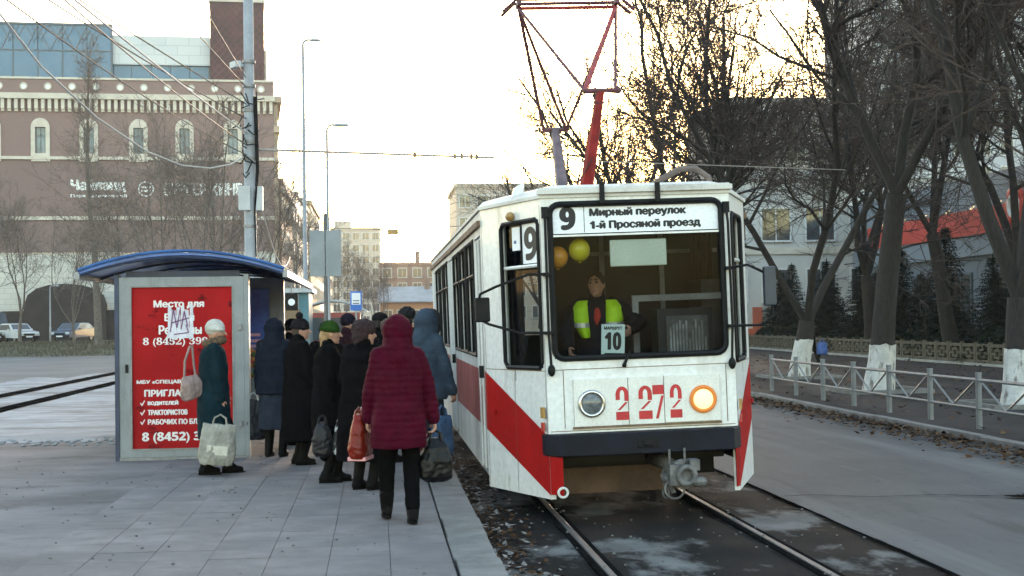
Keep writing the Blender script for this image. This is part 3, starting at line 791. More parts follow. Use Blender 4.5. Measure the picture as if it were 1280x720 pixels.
# ------------------------------------------------------------------ bus shelter with advertising boxes
alu = M('shelter_aluminium', (.21, .225, .24), .5, .1, 3, metal=.2)
add_stains(alu, (.11, .11, .11), 3, .55, .75, (2, 2, .5), .6, 6, 6, False)
navy_b = M('shelter_navy', (.02, .03, .07), .5, .2, 5)
poster_red = M('poster_red', (.33, .011, .013), .5, .12, 1.2, spec=.04)
add_stains(poster_red, (.07, .005, .007), 2.6, .60, .66, (1, 1, 1.6), .85, 12, 5, False)
print_w = M('poster_white', (.72, .68, .67), .6, .05, 3)
polyc = M('roof_blue', (.03, .12, .42), .3, .2, 2)
under = M('roof_under', (.03, .06, .16), .5, .2, 2)
def ad_box(label, x0, x1, y, z0, z1, poster_mat, px, pz):
    t = thing('advertising_box', label, 'ad board', ((x0 + x1) / 2, y, z0))
    w, h = (x1 - x0), z1 - z0
    fx0, fx1, fz0, fz1 = px[0] - (x0 + x1) / 2, px[1] - (x0 + x1) / 2, pz[0] - z0, pz[1] - z0
    m = MB()
    m.wall((-w / 2, 0, 0), (1, 0, 0), (0, -1, 0), w, .03, h, [(fx0 + w / 2, fx1 + w / 2, fz0, fz1)], .1)
    m.build('frame', alu, t)
    m = MB(); m.bx(fx0 - .01, fx1 + .01, .03, .06, fz0 - .01, fz1 + .01); pst = m.build('poster', poster_mat, t)
    m = MB(); m.bx(-w / 2 + .01, w / 2 - .01, .1, .17, .02, h - .01); m.build('back_box', navy_b, t)
    m = MB(); m.bx(-w / 2 - .05, -w / 2 - .002, -.02, .2, -.03, h + .03); m.build('post', navy_b, t)
    m = MB(); m.bx(w / 2 + .002, w / 2 + .06, .0, .2, -.03, h + .03); m.build('post', alu, t)
    m = MB(); m.bx(-w / 2 - .03, w / 2 + .04, -.015, .19, -.03, .028); m.build('plinth', metal_g, t)
    hg = MB(); hg.bx(-.022, .022, -.03, 0, -.035, .035); hgm = hg.mesh('hinge', metal_g)
    for z in (.42, h - .62): place(hgm, 'hinge', t, loc=(w / 2 - .05, -.001, z))
    lk = MB(); lk.bx(-.018, .018, -.012, 0, -.05, .05); lk.build('lock', black, t, loc=(-w / 2 + .09, -.001, .5 * h))
    for (a, b, c, d) in ((fx0 - .02, fx0, fz0 - .02, fz1 + .02), (fx1, fx1 + .02, fz0 - .02, fz1 + .02), (fx0, fx1, fz0 - .02, fz0), (fx0, fx1, fz1, fz1 + .02)):
        pass
    gk = MB()
    gk.bx(fx0 - .018, fx0 + .002, -.008, .02, fz0 - .018, fz1 + .018); gk.bx(fx1 - .002, fx1 + .018, -.008, .02, fz0 - .018, fz1 + .018)
    gk.bx(fx0 + .002, fx1 - .002, -.007, .02, fz0 - .018, fz0 + .002); gk.bx(fx0 + .002, fx1 - .002, -.007, .02, fz1 - .002, fz1 + .018)
    gk.build('gasket', metal_g, t)
    return t, pst
YS = 17.9
t, pst = ad_box('red advertising poster in a grey metal frame at the near end of the bus shelter', -3.12, -1.62, YS, .2, 2.42, poster_red, (-2.97, -1.76), (.33, 2.30))
def line(s, xa, xb, zc, h, bold=.004, digits=BOLD):
    mb = MB(); write(mb, s, (xa + 2.37, .028, zc - h / 2 - .2), (1, 0, 0), (0, 0, 1), xb - xa, h, bold, 0, digits); mb.build('lettering', print_w, pst)
line('Место для', -2.71, -2.10, 2.085, .105, .006)
line('Вашей', -2.58, -2.22, 1.93, .1, .006)
line('Рекламы', -2.65, -2.13, 1.775, .115, .006)
line('8 (8452) 399-21', -2.84, -1.86, 1.625, .115, .0015, SERIF)
line('МБУ «СПЕЦАВТОХОЗ»', -2.92, -2.08, 1.14, .055, .004)
line('ПРИГЛАШАЕТ', -2.83, -2.08, 1.005, .085, .006)
line('ВОДИТЕЛЕЙ', -2.79, -2.42, .885, .068, .005)
line('ТРАКТОРИСТОВ', -2.79, -2.31, .77, .068, .005)
line('РАБОЧИХ ПО БЛАГОУСТ', -2.79, -1.90, .655, .068, .005)
for z in (.885, .77, .655): line('✓', -2.88, -2.82, z, .07, .003)
line('8 (8452) 399', -2.86, -1.98, .46, .14, .004)
# torn white sticker with scribbles
mb = MB()
r2 = random.Random(3)
for i in range(6):
    xa = -.17 + i * .052; za = 1.50 + r2.uniform(-.05, .03); zb = 1.86 + r2.uniform(-.05, .03)
    mb.add([(xa, .026 - .0004 * i, za), (xa + r2.uniform(.04, .055), .026 - .0004 * i, za + r2.uniform(-.02, .04)), (xa + .045, .026 - .0004 * i, zb), (xa + r2.uniform(-.01, .01), .026 - .0004 * i, zb + .01)], [(0, 1, 2, 3)])
mb.add([(-.19, .0235, 1.48), (.12, .0235, 1.47), (.1, .0235, 1.55), (-.16, .0235, 1.56)], [(0, 1, 2, 3)])
mb.build('torn_sticker', M('sticker_white', (.62, .6, .66), .8, .1, 9), pst)
mb = MB()
for pts in ([(-.14, 1.55), (-.1, 1.83), (-.06, 1.6), (-.02, 1.82)], [(-.01, 1.58), (.03, 1.8), (.07, 1.62)], [(-.13, 1.66), (.09, 1.72)], [(-.1, 1.52), (.08, 1.54), (.05, 1.64)]):
    for a, b in zip(pts, pts[1:]): mb.bar((a[0], .0185, a[1]), (b[0], .0185, b[1]), .003, .012)
mb.build('scribble', M('scribble_violet', (.2, .08, .2), .8, .1, 9), pst)
poster_blue = M('poster_blue', (.015, .04, .3), .35, .3, 2.5, col2=(.05, .14, .5), lo=.35, hi=.7)
t2, pst2 = ad_box('blue advertising poster in the far end panel of the bus shelter', -3.12, -1.60, 24.4, .2, 2.6, poster_blue, (-2.97, -1.78), (1.3, 2.42))
pink = M('poster_pink', (.6, .3, .42), .6, .1, 4)
for k, (w, z) in enumerate(((.5, 1.52), (.62, 1.43), (.4, 1.62))):
    mb = MB(); mb.bx(.02, .02 + w, .0272, .0282, z - .2, z - .15); mb.build('print', pink, pst2)
sh = thing('bus_shelter', 'bus shelter with an arched blue roof between two advertising boxes', 'shelter', (-2.34, YS, .2))
cs = arc(-1.22, 1.22, 2.26, .22, 14)
mb = MB(); mb.prism(cs + [(x, z + .03) for x, z in reversed(cs)], lambda a, b, d: (a, d - .18, b), 7.0); mb.build('roof', [polyc], sh)
rib = MB(); rc = arc(-1.24, 1.24, 2.235, .22, 14)
rib.tube([(x, 0, z) for x, z in rc], .018, 6); ribm = rib.mesh('roof_rib', navy_b)
for i in range(6): place(ribm, 'roof_rib', sh, loc=(0, -.16 + i * 1.39, 0))
fin = MB(); fin.tube([(x, 0, z + .035) for x, z in arc(-1.23, 1.23, 2.27, .225, 14)], .022, 6); fin.build('roof_edge_trim', M('trim_blue', (.03, .09, .26), .35, .2, 3), sh, loc=(0, -.19, 0))
for k in range(9):   # raised seams of the roof sheets
    x = -1.08 + .27 * k
    z = 2.26 + .22 * (1 - (x / 1.22) ** 2) + .035
    q = MB(); q.bx(-.012, .012, -.17, 6.8, 0, .018); q.build('roof_seam', polyc, sh, loc=(x, 0, z))
for sx in (-1, 1):
    q = MB(); q.bx(sx * 1.24 - .03, sx * 1.24 + .03, -.18, 6.82, 2.2, 2.285); q.build('gutter', M('gutter_grey', (.3, .3, .3), .5, .15, 4), sh)
mb = MB(); mb.bx(-.72, .66, .17, .2, 2.1, 2.3); mb.build('beam', navy_b, sh)
for y in (2.2, 4.3):
    q = MB(); q.bx(-.76, -.7, y - .03, y + .03, 0, 2.35); q.build('post', alu, sh)
for k, y in enumerate((.25, 2.25, 4.35)):
    q = MB(); q.bx(-.74, -.72, y, y + 1.9, .25, 2.1); q.build('back_pane', glass('shelter_glass', (.6, .65, .66)), sh)
q = MB(); q.bx(-.68, -.3, 1.2, 5.2, .42, .46); q.bx(-.5, -.46, 1.4, 1.44, 0, .42); q.bx(-.5, -.46, 5.0, 5.04, 0, .42); q.build('bench', rust, sh)
# stall of goods seen below the blue poster
fl = thing('flower_stand', 'orange and green bunches on a stand below the blue poster', 'flower stand', (-1.95, 23.9, .2))
q = MB(); q.bx(-.3, .3, -.2, .2, .0, .75); q.build('stand', metal_g, fl)
for nm, c, s in (('leaves', (.12, .18, .03), 1), ('flowers', (.55, .2, .05), 2), ('flowers', (.5, .06, .05), 3)):
    q = MB(); r2 = random.Random(s)
    for k in range(40):
        c0 = V((r2.uniform(-.3, .3), r2.uniform(-.25, .1), r2.uniform(.7, 1.2)))
        q.ell(c0, (.05, .05, .045), 6, 4)
    q.build(nm, M('bunch_%d' % s, c, .8, .3, 9), fl)

# ------------------------------------------------------------------ poles, wires, signs
pole_m = M('pole_grey', (.27, .28, .3), .6, .12, 2, .2, 20)
add_stains(pole_m, (.13, .13, .13), 1.2, .55, .7, (3, 3, .5), .7, 5, 6, False)
box_m = M('box_grey', (.4, .42, .44), .5, .1, 3)
pl = thing('overhead_line_pole', 'tall grey tram line pole with boxes and a camera behind the bus shelter', 'pole', (-2.56, 30, .2))
mb = MB(); mb.tube([(0, 0, -.3), (0, 0, 2.6), (0, 0, 2.62), (0, 0, 5.6), (0, 0, 5.62), (0, 0, 9.3)], [.15, .14, .125, .12, .105, .1], 18); mb.build('shaft', pole_m, pl, smooth=True)
for z in (2.55, 3.6, 5.0, 5.35, 6.0, 6.5, 7.0):
    mb = MB(); mb.tube([(0, 0, z), (0, 0, z + .06)], .135, 18); mb.build('clamp', metal_g, pl)
mb = MB(); mb.bx(-.22, .02, -.23, -.13, 3.95, 4.45); mb.build('switch_box', box_m, pl, bevel=.01)
mb = MB(); mb.bx(.1, .26, -.12, .06, 3.95, 4.45); mb.build('switch_box', box_m, pl, bevel=.01)
mb = MB(); mb.obox((-.26, -.12, 6.95), (.14, .3, .13), Matrix.Rotation(.5, 3, 'Z')); mb.bx(-.22, -.05, -.03, .03, 6.93, 6.99); mb.build('security_camera', box_m, pl, bevel=.01)
mb = MB()
r2 = random.Random(11)
for k in range(14):
    a = V((r2.uniform(-.16, .16), -.14, r2.uniform(4.6, 6.4))); b = a + V((r2.uniform(-.3, .25), r2.uniform(-.1, .02), r2.uniform(-.35, .3)))
    mb.tube([a, (a + b) / 2 + V((r2.uniform(-.12, .12), -.05, -.1)), b], .014, 5)
for k in range(4): mb.tube([(.1 + .02 * k, -.11, 6.3), (.14 + .015 * k, -.1, 4.8), (.1, -.13, 3.9), (.12, -.12, 3.0)], .014, 5)
mb.build('cable_tangle', black, pl)
wire_m = M('wire_dark', (.05, .045, .045), .6, .2, 3)
wire_l = M('wire_pale', (.5, .47, .44), .6, .1, 3)
def cable(label, a, b, sag, r, mat=wire_m, n=18, group='cables fanning out from the line pole'):
    a, b = V(a), V(b)
    mb = MB()
    mb.tube([a.lerp(b, i / n) - V((0, 0, sag * 4 * (i / n) * (1 - i / n))) for i in range(n + 1)], r, 5)
    o = mb.build('overhead_cable', mat); return tag(o, label, 'cable', group)
P0 = V((-2.62, 29.9, 0))
fan = [(6.35, -6.6, 3, 6.6, .1, .012), (6.05, -6.2, 3, 6.5, .25, .012), (5.75, -5.3, 3, 6.6, .15, .016), (5.5, -4.6, 3, 6.4, .3, .012), (6.7, -4.1, 3, 7.0, .1, .011), (5.3, -5.8, 3, 6.9, .5, .011), (6.9, -2.9, 3, 7.2, .1, .01)]
for k, (za, xb, yb, zb, sg, r) in enumerate(fan):
    cable('%s thin dark cable of those running from the pole to the upper left' % ('first second third fourth fifth sixth seventh'.split()[k]), (-2.62, 29.9, za), (xb, yb, zb), sg, r, wire_l if k in (2,) else wire_m)
mb = MB(); mb.tube([(-2.66, 29.85, 5.25), (-2.9, 29.5, 5.06), (-3.25, 29, 4.93), (-3.7, 28.2, 4.9), (-4.2, 27.2, 5.05), (-4.8, 25.6, 5.45), (-5.3, 23.6, 6.0), (-5.7, 20.5, 6.9), (-6, 16, 8.2)], .017, 6)
tag(mb.build('overhead_cable', wire_l, smooth=True), 'pale cable hanging in a loop just left of the line pole', 'cable')
cable('cable sagging from the line pole towards the house on the left street front', (-2.5, 30.1, 5.0), (-4.4, 75, 5.2), 1.1, .02, wire_l, group=None)
# bracket pipe across the street with insulators
br = thing('span_bracket', 'pale pipe with insulators spanning the street from the line pole above the tram', 'span wire', (-2.45, 30, 5.42))
mb = MB(); mb.tube([(0, 0, 0), (5.0, .577, -.123)], .026, 8); mb.tube([(5.0, .577, -.123), (13.0, 1.5, -.32)], .01, 6); mb.build('pipe', M('pipe_pale', (.3, .27, .25), .6, .1, 3), br)
insm = MB(); insm.tube([(0, 0, -.06), (0, 0, -.02), (0, 0, .0), (0, 0, .03), (0, 0, .08)], [.02, .035, .02, .035, .015], 8); insme = insm.mesh('insulator', rust)
for x in (3.3, 4.15, 4.3, 4.5, 4.62): place(insme, 'insulator', br, loc=(x, x * .115, -.0246 * x))
br2 = thing('span_wire', 'thin span wire carrying a small signal box above the far end of the street', 'span wire', (-2.8, 60, 5.75))
mb = MB(); mb.tube([(0, 0, 0), (3.6, 0, -.12), (7.5, .5, .1)], .014, 6); mb.build('wire', wire_m, br2)
mb = MB(); mb.bx(3.3, 3.75, -.1, .1, -.32, -.1); mb.build('signal_box', amber, br2)
cw = MB(); cw.tube([(2.36, -5, 5.66), (2.36, 10, 5.64), (2.36, 16.8, 5.62), (2.36, 120, 5.7), (2.36, 250, 5.7)], .006, 5)
tag(cw.build('contact_wire', wire_m), 'thin overhead contact wire that the pantograph touches', 'wire')
def lamp_post(name, label, loc, h, r0, r1, arm, group=None, col=pole_m):
    t = thing(name, label, 'street lamp', loc, 0, group)
    q = MB(); q.tube([(0, 0, -.2), (0, 0, 1.2), (0, 0, 1.22), (0, 0, h)], [r0 * 1.25, r0 * 1.25, r0, r1], 10); q.build('shaft', col, t, smooth=True)
    q = MB(); q.tube([(0, 0, h), (arm * .4, 0, h + .12), (arm, 0, h + .15)], r1 * .9, 6); q.build('arm', col, t)
    q = MB(); q.ell((arm + .2, 0, h + .13), (.3, .13, .07), 10, 6); q.build('lamp_head', box_m, t)
    return t
lamp_post('street_lamp', 'tallest thin street lamp right of the line pole, reaching far above the roofs', (-2.9, 60, .2), 13.2, .1, .06, .3)
lamp_post('street_lamp', 'shorter slim street lamp rising directly above the grey sign backs', (-1.53, 47, .2), 7.9, .06, .045, .25)
lamp_post('street_lamp', 'low pale lamp post standing in front of the dark arched entrance', (-24.4, 111, .5), 4.2, .06, .05, .2)
sg = thing('road_sign', 'two grey sign backs side by side on a dark post above the waiting crowd', 'road sign', (-1.55, 45, .2))
mb = MB(); mb.tube([(0, 0, -.1), (0, 0, 5.0)], .065, 10); mb.build('post', M('post_dark', (.09, .095, .1), .6, .15, 4), sg)
sbm = M('sign_back', (.2, .225, .25), .5, .08, 2, metal=.2)
for x in (-.25, .25):
    mb = MB(); mb.bx(x - .235, x + .235, -.09, -.07, 3.05, 4.48); mb.build('panel', sbm, sg, bevel=.008)
mb = MB(); mb.bx(-.45, .45, -.069, -.05, 3.4, 3.46); mb.bx(-.45, .45, -.069, -.05, 4.05, 4.11); mb.build('bracket', metal_g, sg)
ss = thing('bus_stop_sign', 'small blue and white bus stop sign above the heads of the crowd', 'stop sign', (-.69, 50, .2))
mb = MB(); mb.tube([(0, 0, -.1), (0, 0, 2.75)], .03, 8); mb.build('post', pole_m, ss)
mb = MB(); mb.bx(-.2, .2, -.06, -.035, 2.02, 2.68); mb.build('panel', M('sign_blue', (.02, .13, .5), .5, .08, 3), ss)
mb = MB(); mb.bx(-.15, .15, -.064, -.0605, 2.22, 2.62); mb.build('white_field', sign_white, ss)
mb = MB(); mb.bx(-.11, .11, -.068, -.0645, 2.34, 2.37); mb.bx(-.11, .11, -.068, -.0645, 2.25, 2.28); mb.build('print', ink, ss)
rs = thing('shop_sign', 'dark hanging sign with a round white mark beside the shelter roof end', 'shop sign', (-2.2, 38, .2))
mb = MB(); mb.bx(-.17, .17, -.05, .05, 1.95, 2.4); mb.build('panel', black, rs, bevel=.02)
mb = MB(); mb.disc((0, -.051, 2.17), (0, -1, 0), .09, .006, 16); mb.build('mark', sign_white, rs)
mb = MB(); mb.tube([(0, 0, 2.4), (0, 0, 2.6), (-.4, 0, 2.6), (-.4, 0, 0)], .02, 6); mb.build('bracket', metal_g, rs)
# kiosk with an arched roof far behind the crowd
ki = thing('kiosk', 'small kiosk with a pale arched roof and red front behind the crowd', 'kiosk', (-1.75, 58, .2))
mb = MB(); mb.bx(-1.1, 1.1, 0, 3, 0, 2.0); mb.build('wall', M('kiosk_red', (.3, .06, .05), .6, .15, 2), ki)
ca = arc(-1.4, 1.4, 2.0, .45, 10)
mb = MB(); mb.prism(ca + [(x, z + .07) for x, z in reversed(ca)], lambda a, b, d: (a, d - .3, b), 3.6); mb.build('roof', box_m, ki)
mb = MB(); mb.bx(-.9, .9, -.03, -.002, .9, 1.8); mb.build('window', bglass, ki)
ki2 = thing('kiosk', 'blue green kiosk standing farther left behind the crowd', 'kiosk', (-3.6, 52, .2))
mb = MB(); mb.bx(-1.2, 1.2, 0, 3, 0, 2.7); mb.build('wall', M('kiosk_teal', (.06, .17, .22), .6, .15, 2), ki2)
mb = MB(); mb.bx(-1.35, 1.35, -.3, 3.1, 2.7, 2.85); mb.build('roof', box_m, ki2)
mb = MB(); mb.bx(-.9, .9, -.03, -.002, .9, 2.1); mb.build('window', bglass, ki2)

# ------------------------------------------------------------------ railing and low concrete fence on the right
rl_m = M('railing_white', (.15, .155, .16), .55, .12, 4)
add_stains(rl_m, (.12, .1, .085), 4, .56, .72, (1, 1, 1), .8, 5, 6, False)
RX = 8.84
pm_ = MB(); pm_.tube([(0, 0, -.1), (0, 0, .8)], .045, 10); pm_.tube([(0, 0, .8), (0, 0, .83)], .05, 10); rpost = pm_.mesh('post', rl_m)
gp_ = MB(); S = 1.9
gp_.tube([(0, .045, .72), (0, S - .045, .72)], .026, 8); gp_.tube([(0, .045, .3), (0, S - .045, .3)], .022, 8)
rails_me = gp_.mesh('rails', rl_m)
v_ = MB(); v_.tube([(0, .1, .71), (0, S / 2, .31)], .017, 6); v_.tube([(0, S - .1, .71), (0, S / 2, .31)], .017, 6); vme = v_.mesh('brace', rl_m)
first = None
NAMES = ['nearest railing section at the right edge, its post cut by the frame', 'white railing section second from the right edge of the photo', 'white railing section third from the right edge', 'white railing section in front of the middle whitewashed trunk', 'white railing section fourth from the tram', 'white railing section third from the tram', 'white railing section second from the tram', 'white railing section right beside the tram']
for i in range(8):
    y = 16.8 + i * S
    t = thing('railing_section', NAMES[i], 'railing', (RX + .01 * i, y, .13), 0, 'white railing sections along the kerb')
    place(rpost, 'post', t); place(rails_me, 'rails', t); place(vme, 'brace', t)
    if i == 7: place(rpost, 'post', t, loc=(0, S, 0))
conc = M('fence_concrete', (.095, .083, .06), .85, .2, 4, .3, 40)
fence_t = thing('concrete_fence', 'low concrete fence of pierced square panels in front of the spruces', 'fence', (19.7, 36, .1))
fp = MB(); fp.wall((0, 0, 0), (0, 1, 0), (-1, 0, 0), 1.02, .1, .72, [(.1, .92, .19, .62)], .08)
fp.wall((.0, .3, 0), (0, 1, 0), (-1, 0, 0), .42, .25, .56, [(.09, .33, .32, .49)], .08)
for a, b in (((.1, .4), (.3, .4)), ((.72, .4), (.92, .4))): fp.bx(.01, .07, a[0], b[0], .37, .44)
fp.bx(.01, .07, .47, .55, .19, .25); fp.bx(.01, .07, .47, .55, .56, .62)
fpm = fp.mesh('panel', conc)
fpo = MB(); fpo.bx(-.02, .1, -.05, .05, 0, .78); fpom = fpo.mesh('post', conc)
for i in range(42):
    place(fpm, 'panel', fence_t, loc=(0, i * 1.12, 0))
    place(fpom, 'post', fence_t, loc=(0, i * 1.12 - .05, 0))
mb = MB(); mb.bx(-.14, .12, -1, 48, -.1, .09); mb.build('plinth', M('fence_plinth', (.3, .3, .29), .8, .1, 2), fence_t)
# ------------------------------------------------------------------ tram
TX, TY = 2.43, 12.95
tram = thing('tram', 'white and red tram with route 9 board and fleet number standing at the platform', 'tram', (TX, TY, 0))
tram.rotation_euler = (0, -.024, 0)
WF, WB, TD, LEN = .87, 1.33, 1.25, 14.9
ZT = 2.93
def pwall(name, a, b, z0, z1, holes, mat, t=.05, parent=tram):
    a, b = V((*a, 0)), V((*b, 0))
    d = (b - a); L = d.length; d.normalize(); n = d.cross(V((0, 0, 1)))
    m = MB(); m.wall(a, d, n, L, z0, z1, holes, t, bmi=1); return m.build(name, [mat, dark], parent)
# front face
fw = pwall('front_wall', (-WF, 0), (WF, 0), .8, ZT + .06, [(WF - .79, WF + .79, 1.5, 2.90)], white)
side_a = math.hypot(WB - WF, TD)
cw_ = {}
for sx in (-1, 1):
    a, b = ((-WB, TD), (-WF, 0)) if sx < 0 else ((WF, 0), (WB, TD))
    win = (side_a * .36, side_a * .955, 1.42, 2.78) if sx < 0 else (side_a * .045, side_a * .64, 1.42, 2.78)
    cw_[sx] = pwall('corner_wall', a, b, .235, ZT + .03, [win], white)
    d = (V((*b, 0)) - V((*a, 0))).normalized(); n = d.cross(V((0, 0, 1)))
    A = V((*a, 0))
    P = lambda s, z, o=0.0: A + d * s + V((0, 0, z)) + n * o
    s0, s1, za, zb = win
    m = MB(); m.add([P(s0, za, -.03), P(s1, za, -.03), P(s1, zb, -.03), P(s0, zb, -.03)], [(0, 1, 2, 3)])
    cwin = m.build('cab_window', glass_c, tram)
    m = MB()
    m.tube([P(s0 + .05, za, .004), P(s1 - .05, za, .004), P(s1, za + .05, .004), P(s1, zb - .05, .004), P(s1 - .05, zb, .004), P(s0 + .05, zb, .004), P(s0, zb - .05, .004), P(s0, za + .05, .004), P(s0 + .05, za, .004)], .022, 6)
    m.build('gasket', black, cwin)
    m = MB(); m.tube([P(s0, 2.36, -.02), P(s1, 2.36, -.02)], .018, 6, 0); m.build('sash', white, cwin)
    if sx < 0:
        m = MB(); sm = (s0 + s1) / 2; m.tube([P(sm, 2.36, -.02), P(sm, zb, -.02)], .012, 6); m.build('sash', black, cwin)
    # stripe running down to the front
    m = MB()
    if sx < 0:
        m.add([P(.0, .80, .003), P(side_a + .0, .27, .003), P(side_a + .0, .80, .003), P(0, 1.37, .003)], [(0, 1, 2, 3)])
    else:
        m.add([P(side_a, .80, .003), P(0, .27, .003), P(0, .80, .003), P(side_a, 1.37, .003)], [(0, 3, 2, 1)])
    m.build('stripe', red, cw_[sx])
    # skirt ends under the bumper
    xa, xb = (-WF, -WF + .1) if sx < 0 else (WF - .1, WF)
    m = MB()
    e = .28
    q0 = V((sx * WF, 0, 0)); q1 = V((sx * (WF - .1), -.14, 0)) if sx < 0 else V((sx * (WF - .05), -.1, 0))
    m.add([q0 + V((0, 0, e)), q1 + V((0, 0, e)), q1 + V((0, 0, .64)), q0 + V((0, 0, .64))], [(0, 1, 2, 3)])
    m.add([q0 + V((0, .03, e)), q1 + V((0, .03, e)), q1 + V((0, .03, .64)), q0 + V((0, .03, .64))], [(3, 2, 1, 0)])
    m.add([q1 + V((0, 0, e)), q1 + V((0, .03, e)), q1 + V((0, .03, .64)), q1 + V((0, 0, .64))], [(0, 1, 2, 3)])
    m.build('skirt_end', red, tram)
    m = MB(); m.bx(-.035, .035, -.02, .0, -.05, .05); o = m.build('marker_lamp', amber, tram, bevel=.006, loc=P(side_a - .05, 1.02, .02) if sx < 0 else P(.05, 1.02, .02))
    o.rotation_euler = (0, 0, math.atan2(d.y, d.x))
    m = MB(); m.bx(-.03, .03, -.016, .0, -.04, .04); o = m.build('reflector', M('reflector_red', (.4, .04, .03), .3, .1, 4), tram, bevel=.005, loc=P(side_a - .06, .89, .02) if sx < 0 else P(.06, .89, .02))
    o.rotation_euler = (0, 0, math.atan2(d.y, d.x))
m = MB(); m.ring((-WF + .09, -.15, .31), (0, 1, 0), .042, .012, 16, 6); m.build('tow_ring', M('ring_white', (.6, .6, .58), .5, .1, 5), tram)
m = MB(); m.ell((-1.1, .53, 2.84), (.045, .05, .045), 10, 6); m.build('roof_marker_lamp', amber, tram)
# seams of the sheet metal
m = MB()
for zz in (1.40, .845): m.bx(-WF + .02, WF - .02, -.0035, -.0005, zz - .003, zz + .003)
for xx in (-.72, .78): m.bx(xx - .003, xx + .003, -.0035, -.0005, .87, 1.40)
m.build('sheet_seam', rust, fw)
for sx in (-1, 1):
    a, b = (((-WB, TD), (-WF, 0)), ((WF, 0), (WB, TD)))[sx > 0]
    d = (V((*b, 0)) - V((*a, 0))).normalized(); n = d.cross(V((0, 0, 1))); A = V((*a, 0))
    m = MB(); r2 = random.Random(sx)
    def strip(s0, z0, s1, z1, w=.003):
        du = V((0, 0, w)) if abs(z1 - z0) < .01 else d * w
        p, q = A + d * s0 + V((0, 0, z0)) + n * .0045, A + d * s1 + V((0, 0, z1)) + n * .0045
        m.add([p - du, q - du, q + du, p + du], [(0, 1, 2, 3)])
    strip(.02, 1.395, side_a - .02, 1.395); strip(side_a * .5, .25, side_a * .5, 1.39); strip(.03, .26, .03, 2.9); strip(side_a - .02, .64, side_a - .02, 2.9)
    m.build('sheet_seam', rust, cw_[sx])
    hd = MB(); hd.bx(-.05, .05, -.02, 0, -.018, .018); o = hd.build('flap_handle', red, cw_[sx], loc=A + d * (side_a * (.15 if sx < 0 else .85)) + V((0, 0, .98)) + n * .02); o.rotation_euler = (0, 0, math.atan2(d.y, d.x))
# windscreen, board above it
def rrect(x0, x1, z0, z1, r, y, k=5):
    pts = []
    for cx, cz, a0 in ((x1 - r, z1 - r, 0), (x0 + r, z1 - r, PI / 2), (x0 + r, z0 + r, PI), (x1 - r, z0 + r, 3 * PI / 2)):
        for i in range(k + 1):
            a = a0 + PI / 2 * i / k
            pts.append((cx + r * math.cos(a), y, cz + r * math.sin(a)))
    return pts + [pts[0]]
ws = MB(); ws.add([(-.79, .02, 1.5), (.79, .02, 1.5), (.79, .02, 2.62), (-.79, .02, 2.62)], [(0, 1, 2, 3)])
wso = ws.build('windscreen', glass_w, tram)
mb = MB(); mb.tube(rrect(-.79, .79, 1.5, 2.90, .09, -.008), .028, 8); mb.build('gasket', black, wso)
mb = MB(); mb.bx(-.78, .78, -.012, .03, 2.605, 2.622); mb.bx(-.78, .78, -.006, .03, 2.622, 2.632, 1); mb.build('cross_bar', [white, black], wso)
rbd = MB(); rbd.bx(-.79, .79, .012, .03, 2.632, 2.90); rbo = rbd.build('route_board', sign_white, tram)
mb = MB()
write(mb, '9', (-.70, .0115, 2.665), (1, 0, 0), (0, 0, 1), .15, .215, .012); mb.build('lettering', ink, rbo); mb = MB()
mb.bx(-.476, -.47, .0105, .0118, 2.64, 2.89); mb.build('divider', ink, rbo); mb = MB()
write(mb, 'Мирный переулок', (-.425, .0115, 2.765), (1, 0, 0), (0, 0, 1), .90, .095, .0075); mb.build('lettering', ink, rbo); mb = MB()
write(mb, '1-й Просяной проезд', (-.425, .0115, 2.65), (1, 0, 0), (0, 0, 1), 1.03, .095, .0075)
mb.build('lettering', ink, rbo)
# corner cladding closing the gap round the rounded glass
mb = MB(); mb.bx(-.9, .9, -.05, .0, ZT + .0605, ZT + .11); mb.bx(-.88, .88, -.03, .2, ZT + .11, ZT + .122); mb.build('roof_lip', roof_m, tram, bevel=.01)
for x in (-.31, .2):
    m = MB(); m.bx(x - .022, x + .022, -.075, -.035, 2.9, 3.07); m.build('wiper_motor_bracket', black, tram)
# front rods beside the windscreen, wiper, mirrors
for sx in (-1, 1):
    m = MB(); m.tube([(sx * .835, -.03, 2.83), (sx * .84, -.06, 2.7), (sx * .845, -.06, 1.75), (sx * .83, -.05, 1.42)], .0125, 8); m.ell((sx * .83, -.05, 1.40), (.035, .03, .055), 10, 8); m.bx(sx * .835 - .03, sx * .835 + .03, -.04, 0, 2.78, 2.88)
    for z in (2.27, 1.74): m.bx(sx * .845 - .035, sx * .845 + .035, -.075, 0, z - .015, z + .015)
    m.build('hinge_rod', black, tram)
m = MB(); m.tube([(-.16, -.03, 1.43), (-.1, -.045, 1.56)], [.016, .009], 8); m.ell((-.16, -.02, 1.42), (.022, .02, .022), 8, 6); m.build('wiper', black, tram)
mir = MB(); mir.bx(-.065, .065, -.05, .03, -.11, .11); mo = mir.build('mirror', black, tram, bevel=.015, loc=(-1.44, -.12, 1.97))
m = MB(); m.tube([(.6, .06, .3), (.42, -.04, .3), (.12, -.08, .2), (-.02, -.06, .14), (-.03, -.02, .08)], .0125, 7); m.tube([(.6, .06, -.23), (.33, -.03, -.22), (.05, -.03, -.13), (.0, -.01, -.1)], .0125, 7); m.tube([(.2, -.03, -.17), (.2, -.03, -.05)], .008, 6); m.build('mirror_arm', black, mo)
mir = MB(); mir.bx(-.055, .055, -.05, .03, -.18, .18); mo = mir.build('mirror', M('mirror_back', (.03, .035, .05), .5, .1, 4), tram, bevel=.015, loc=(1.19, -.1, 2.09))
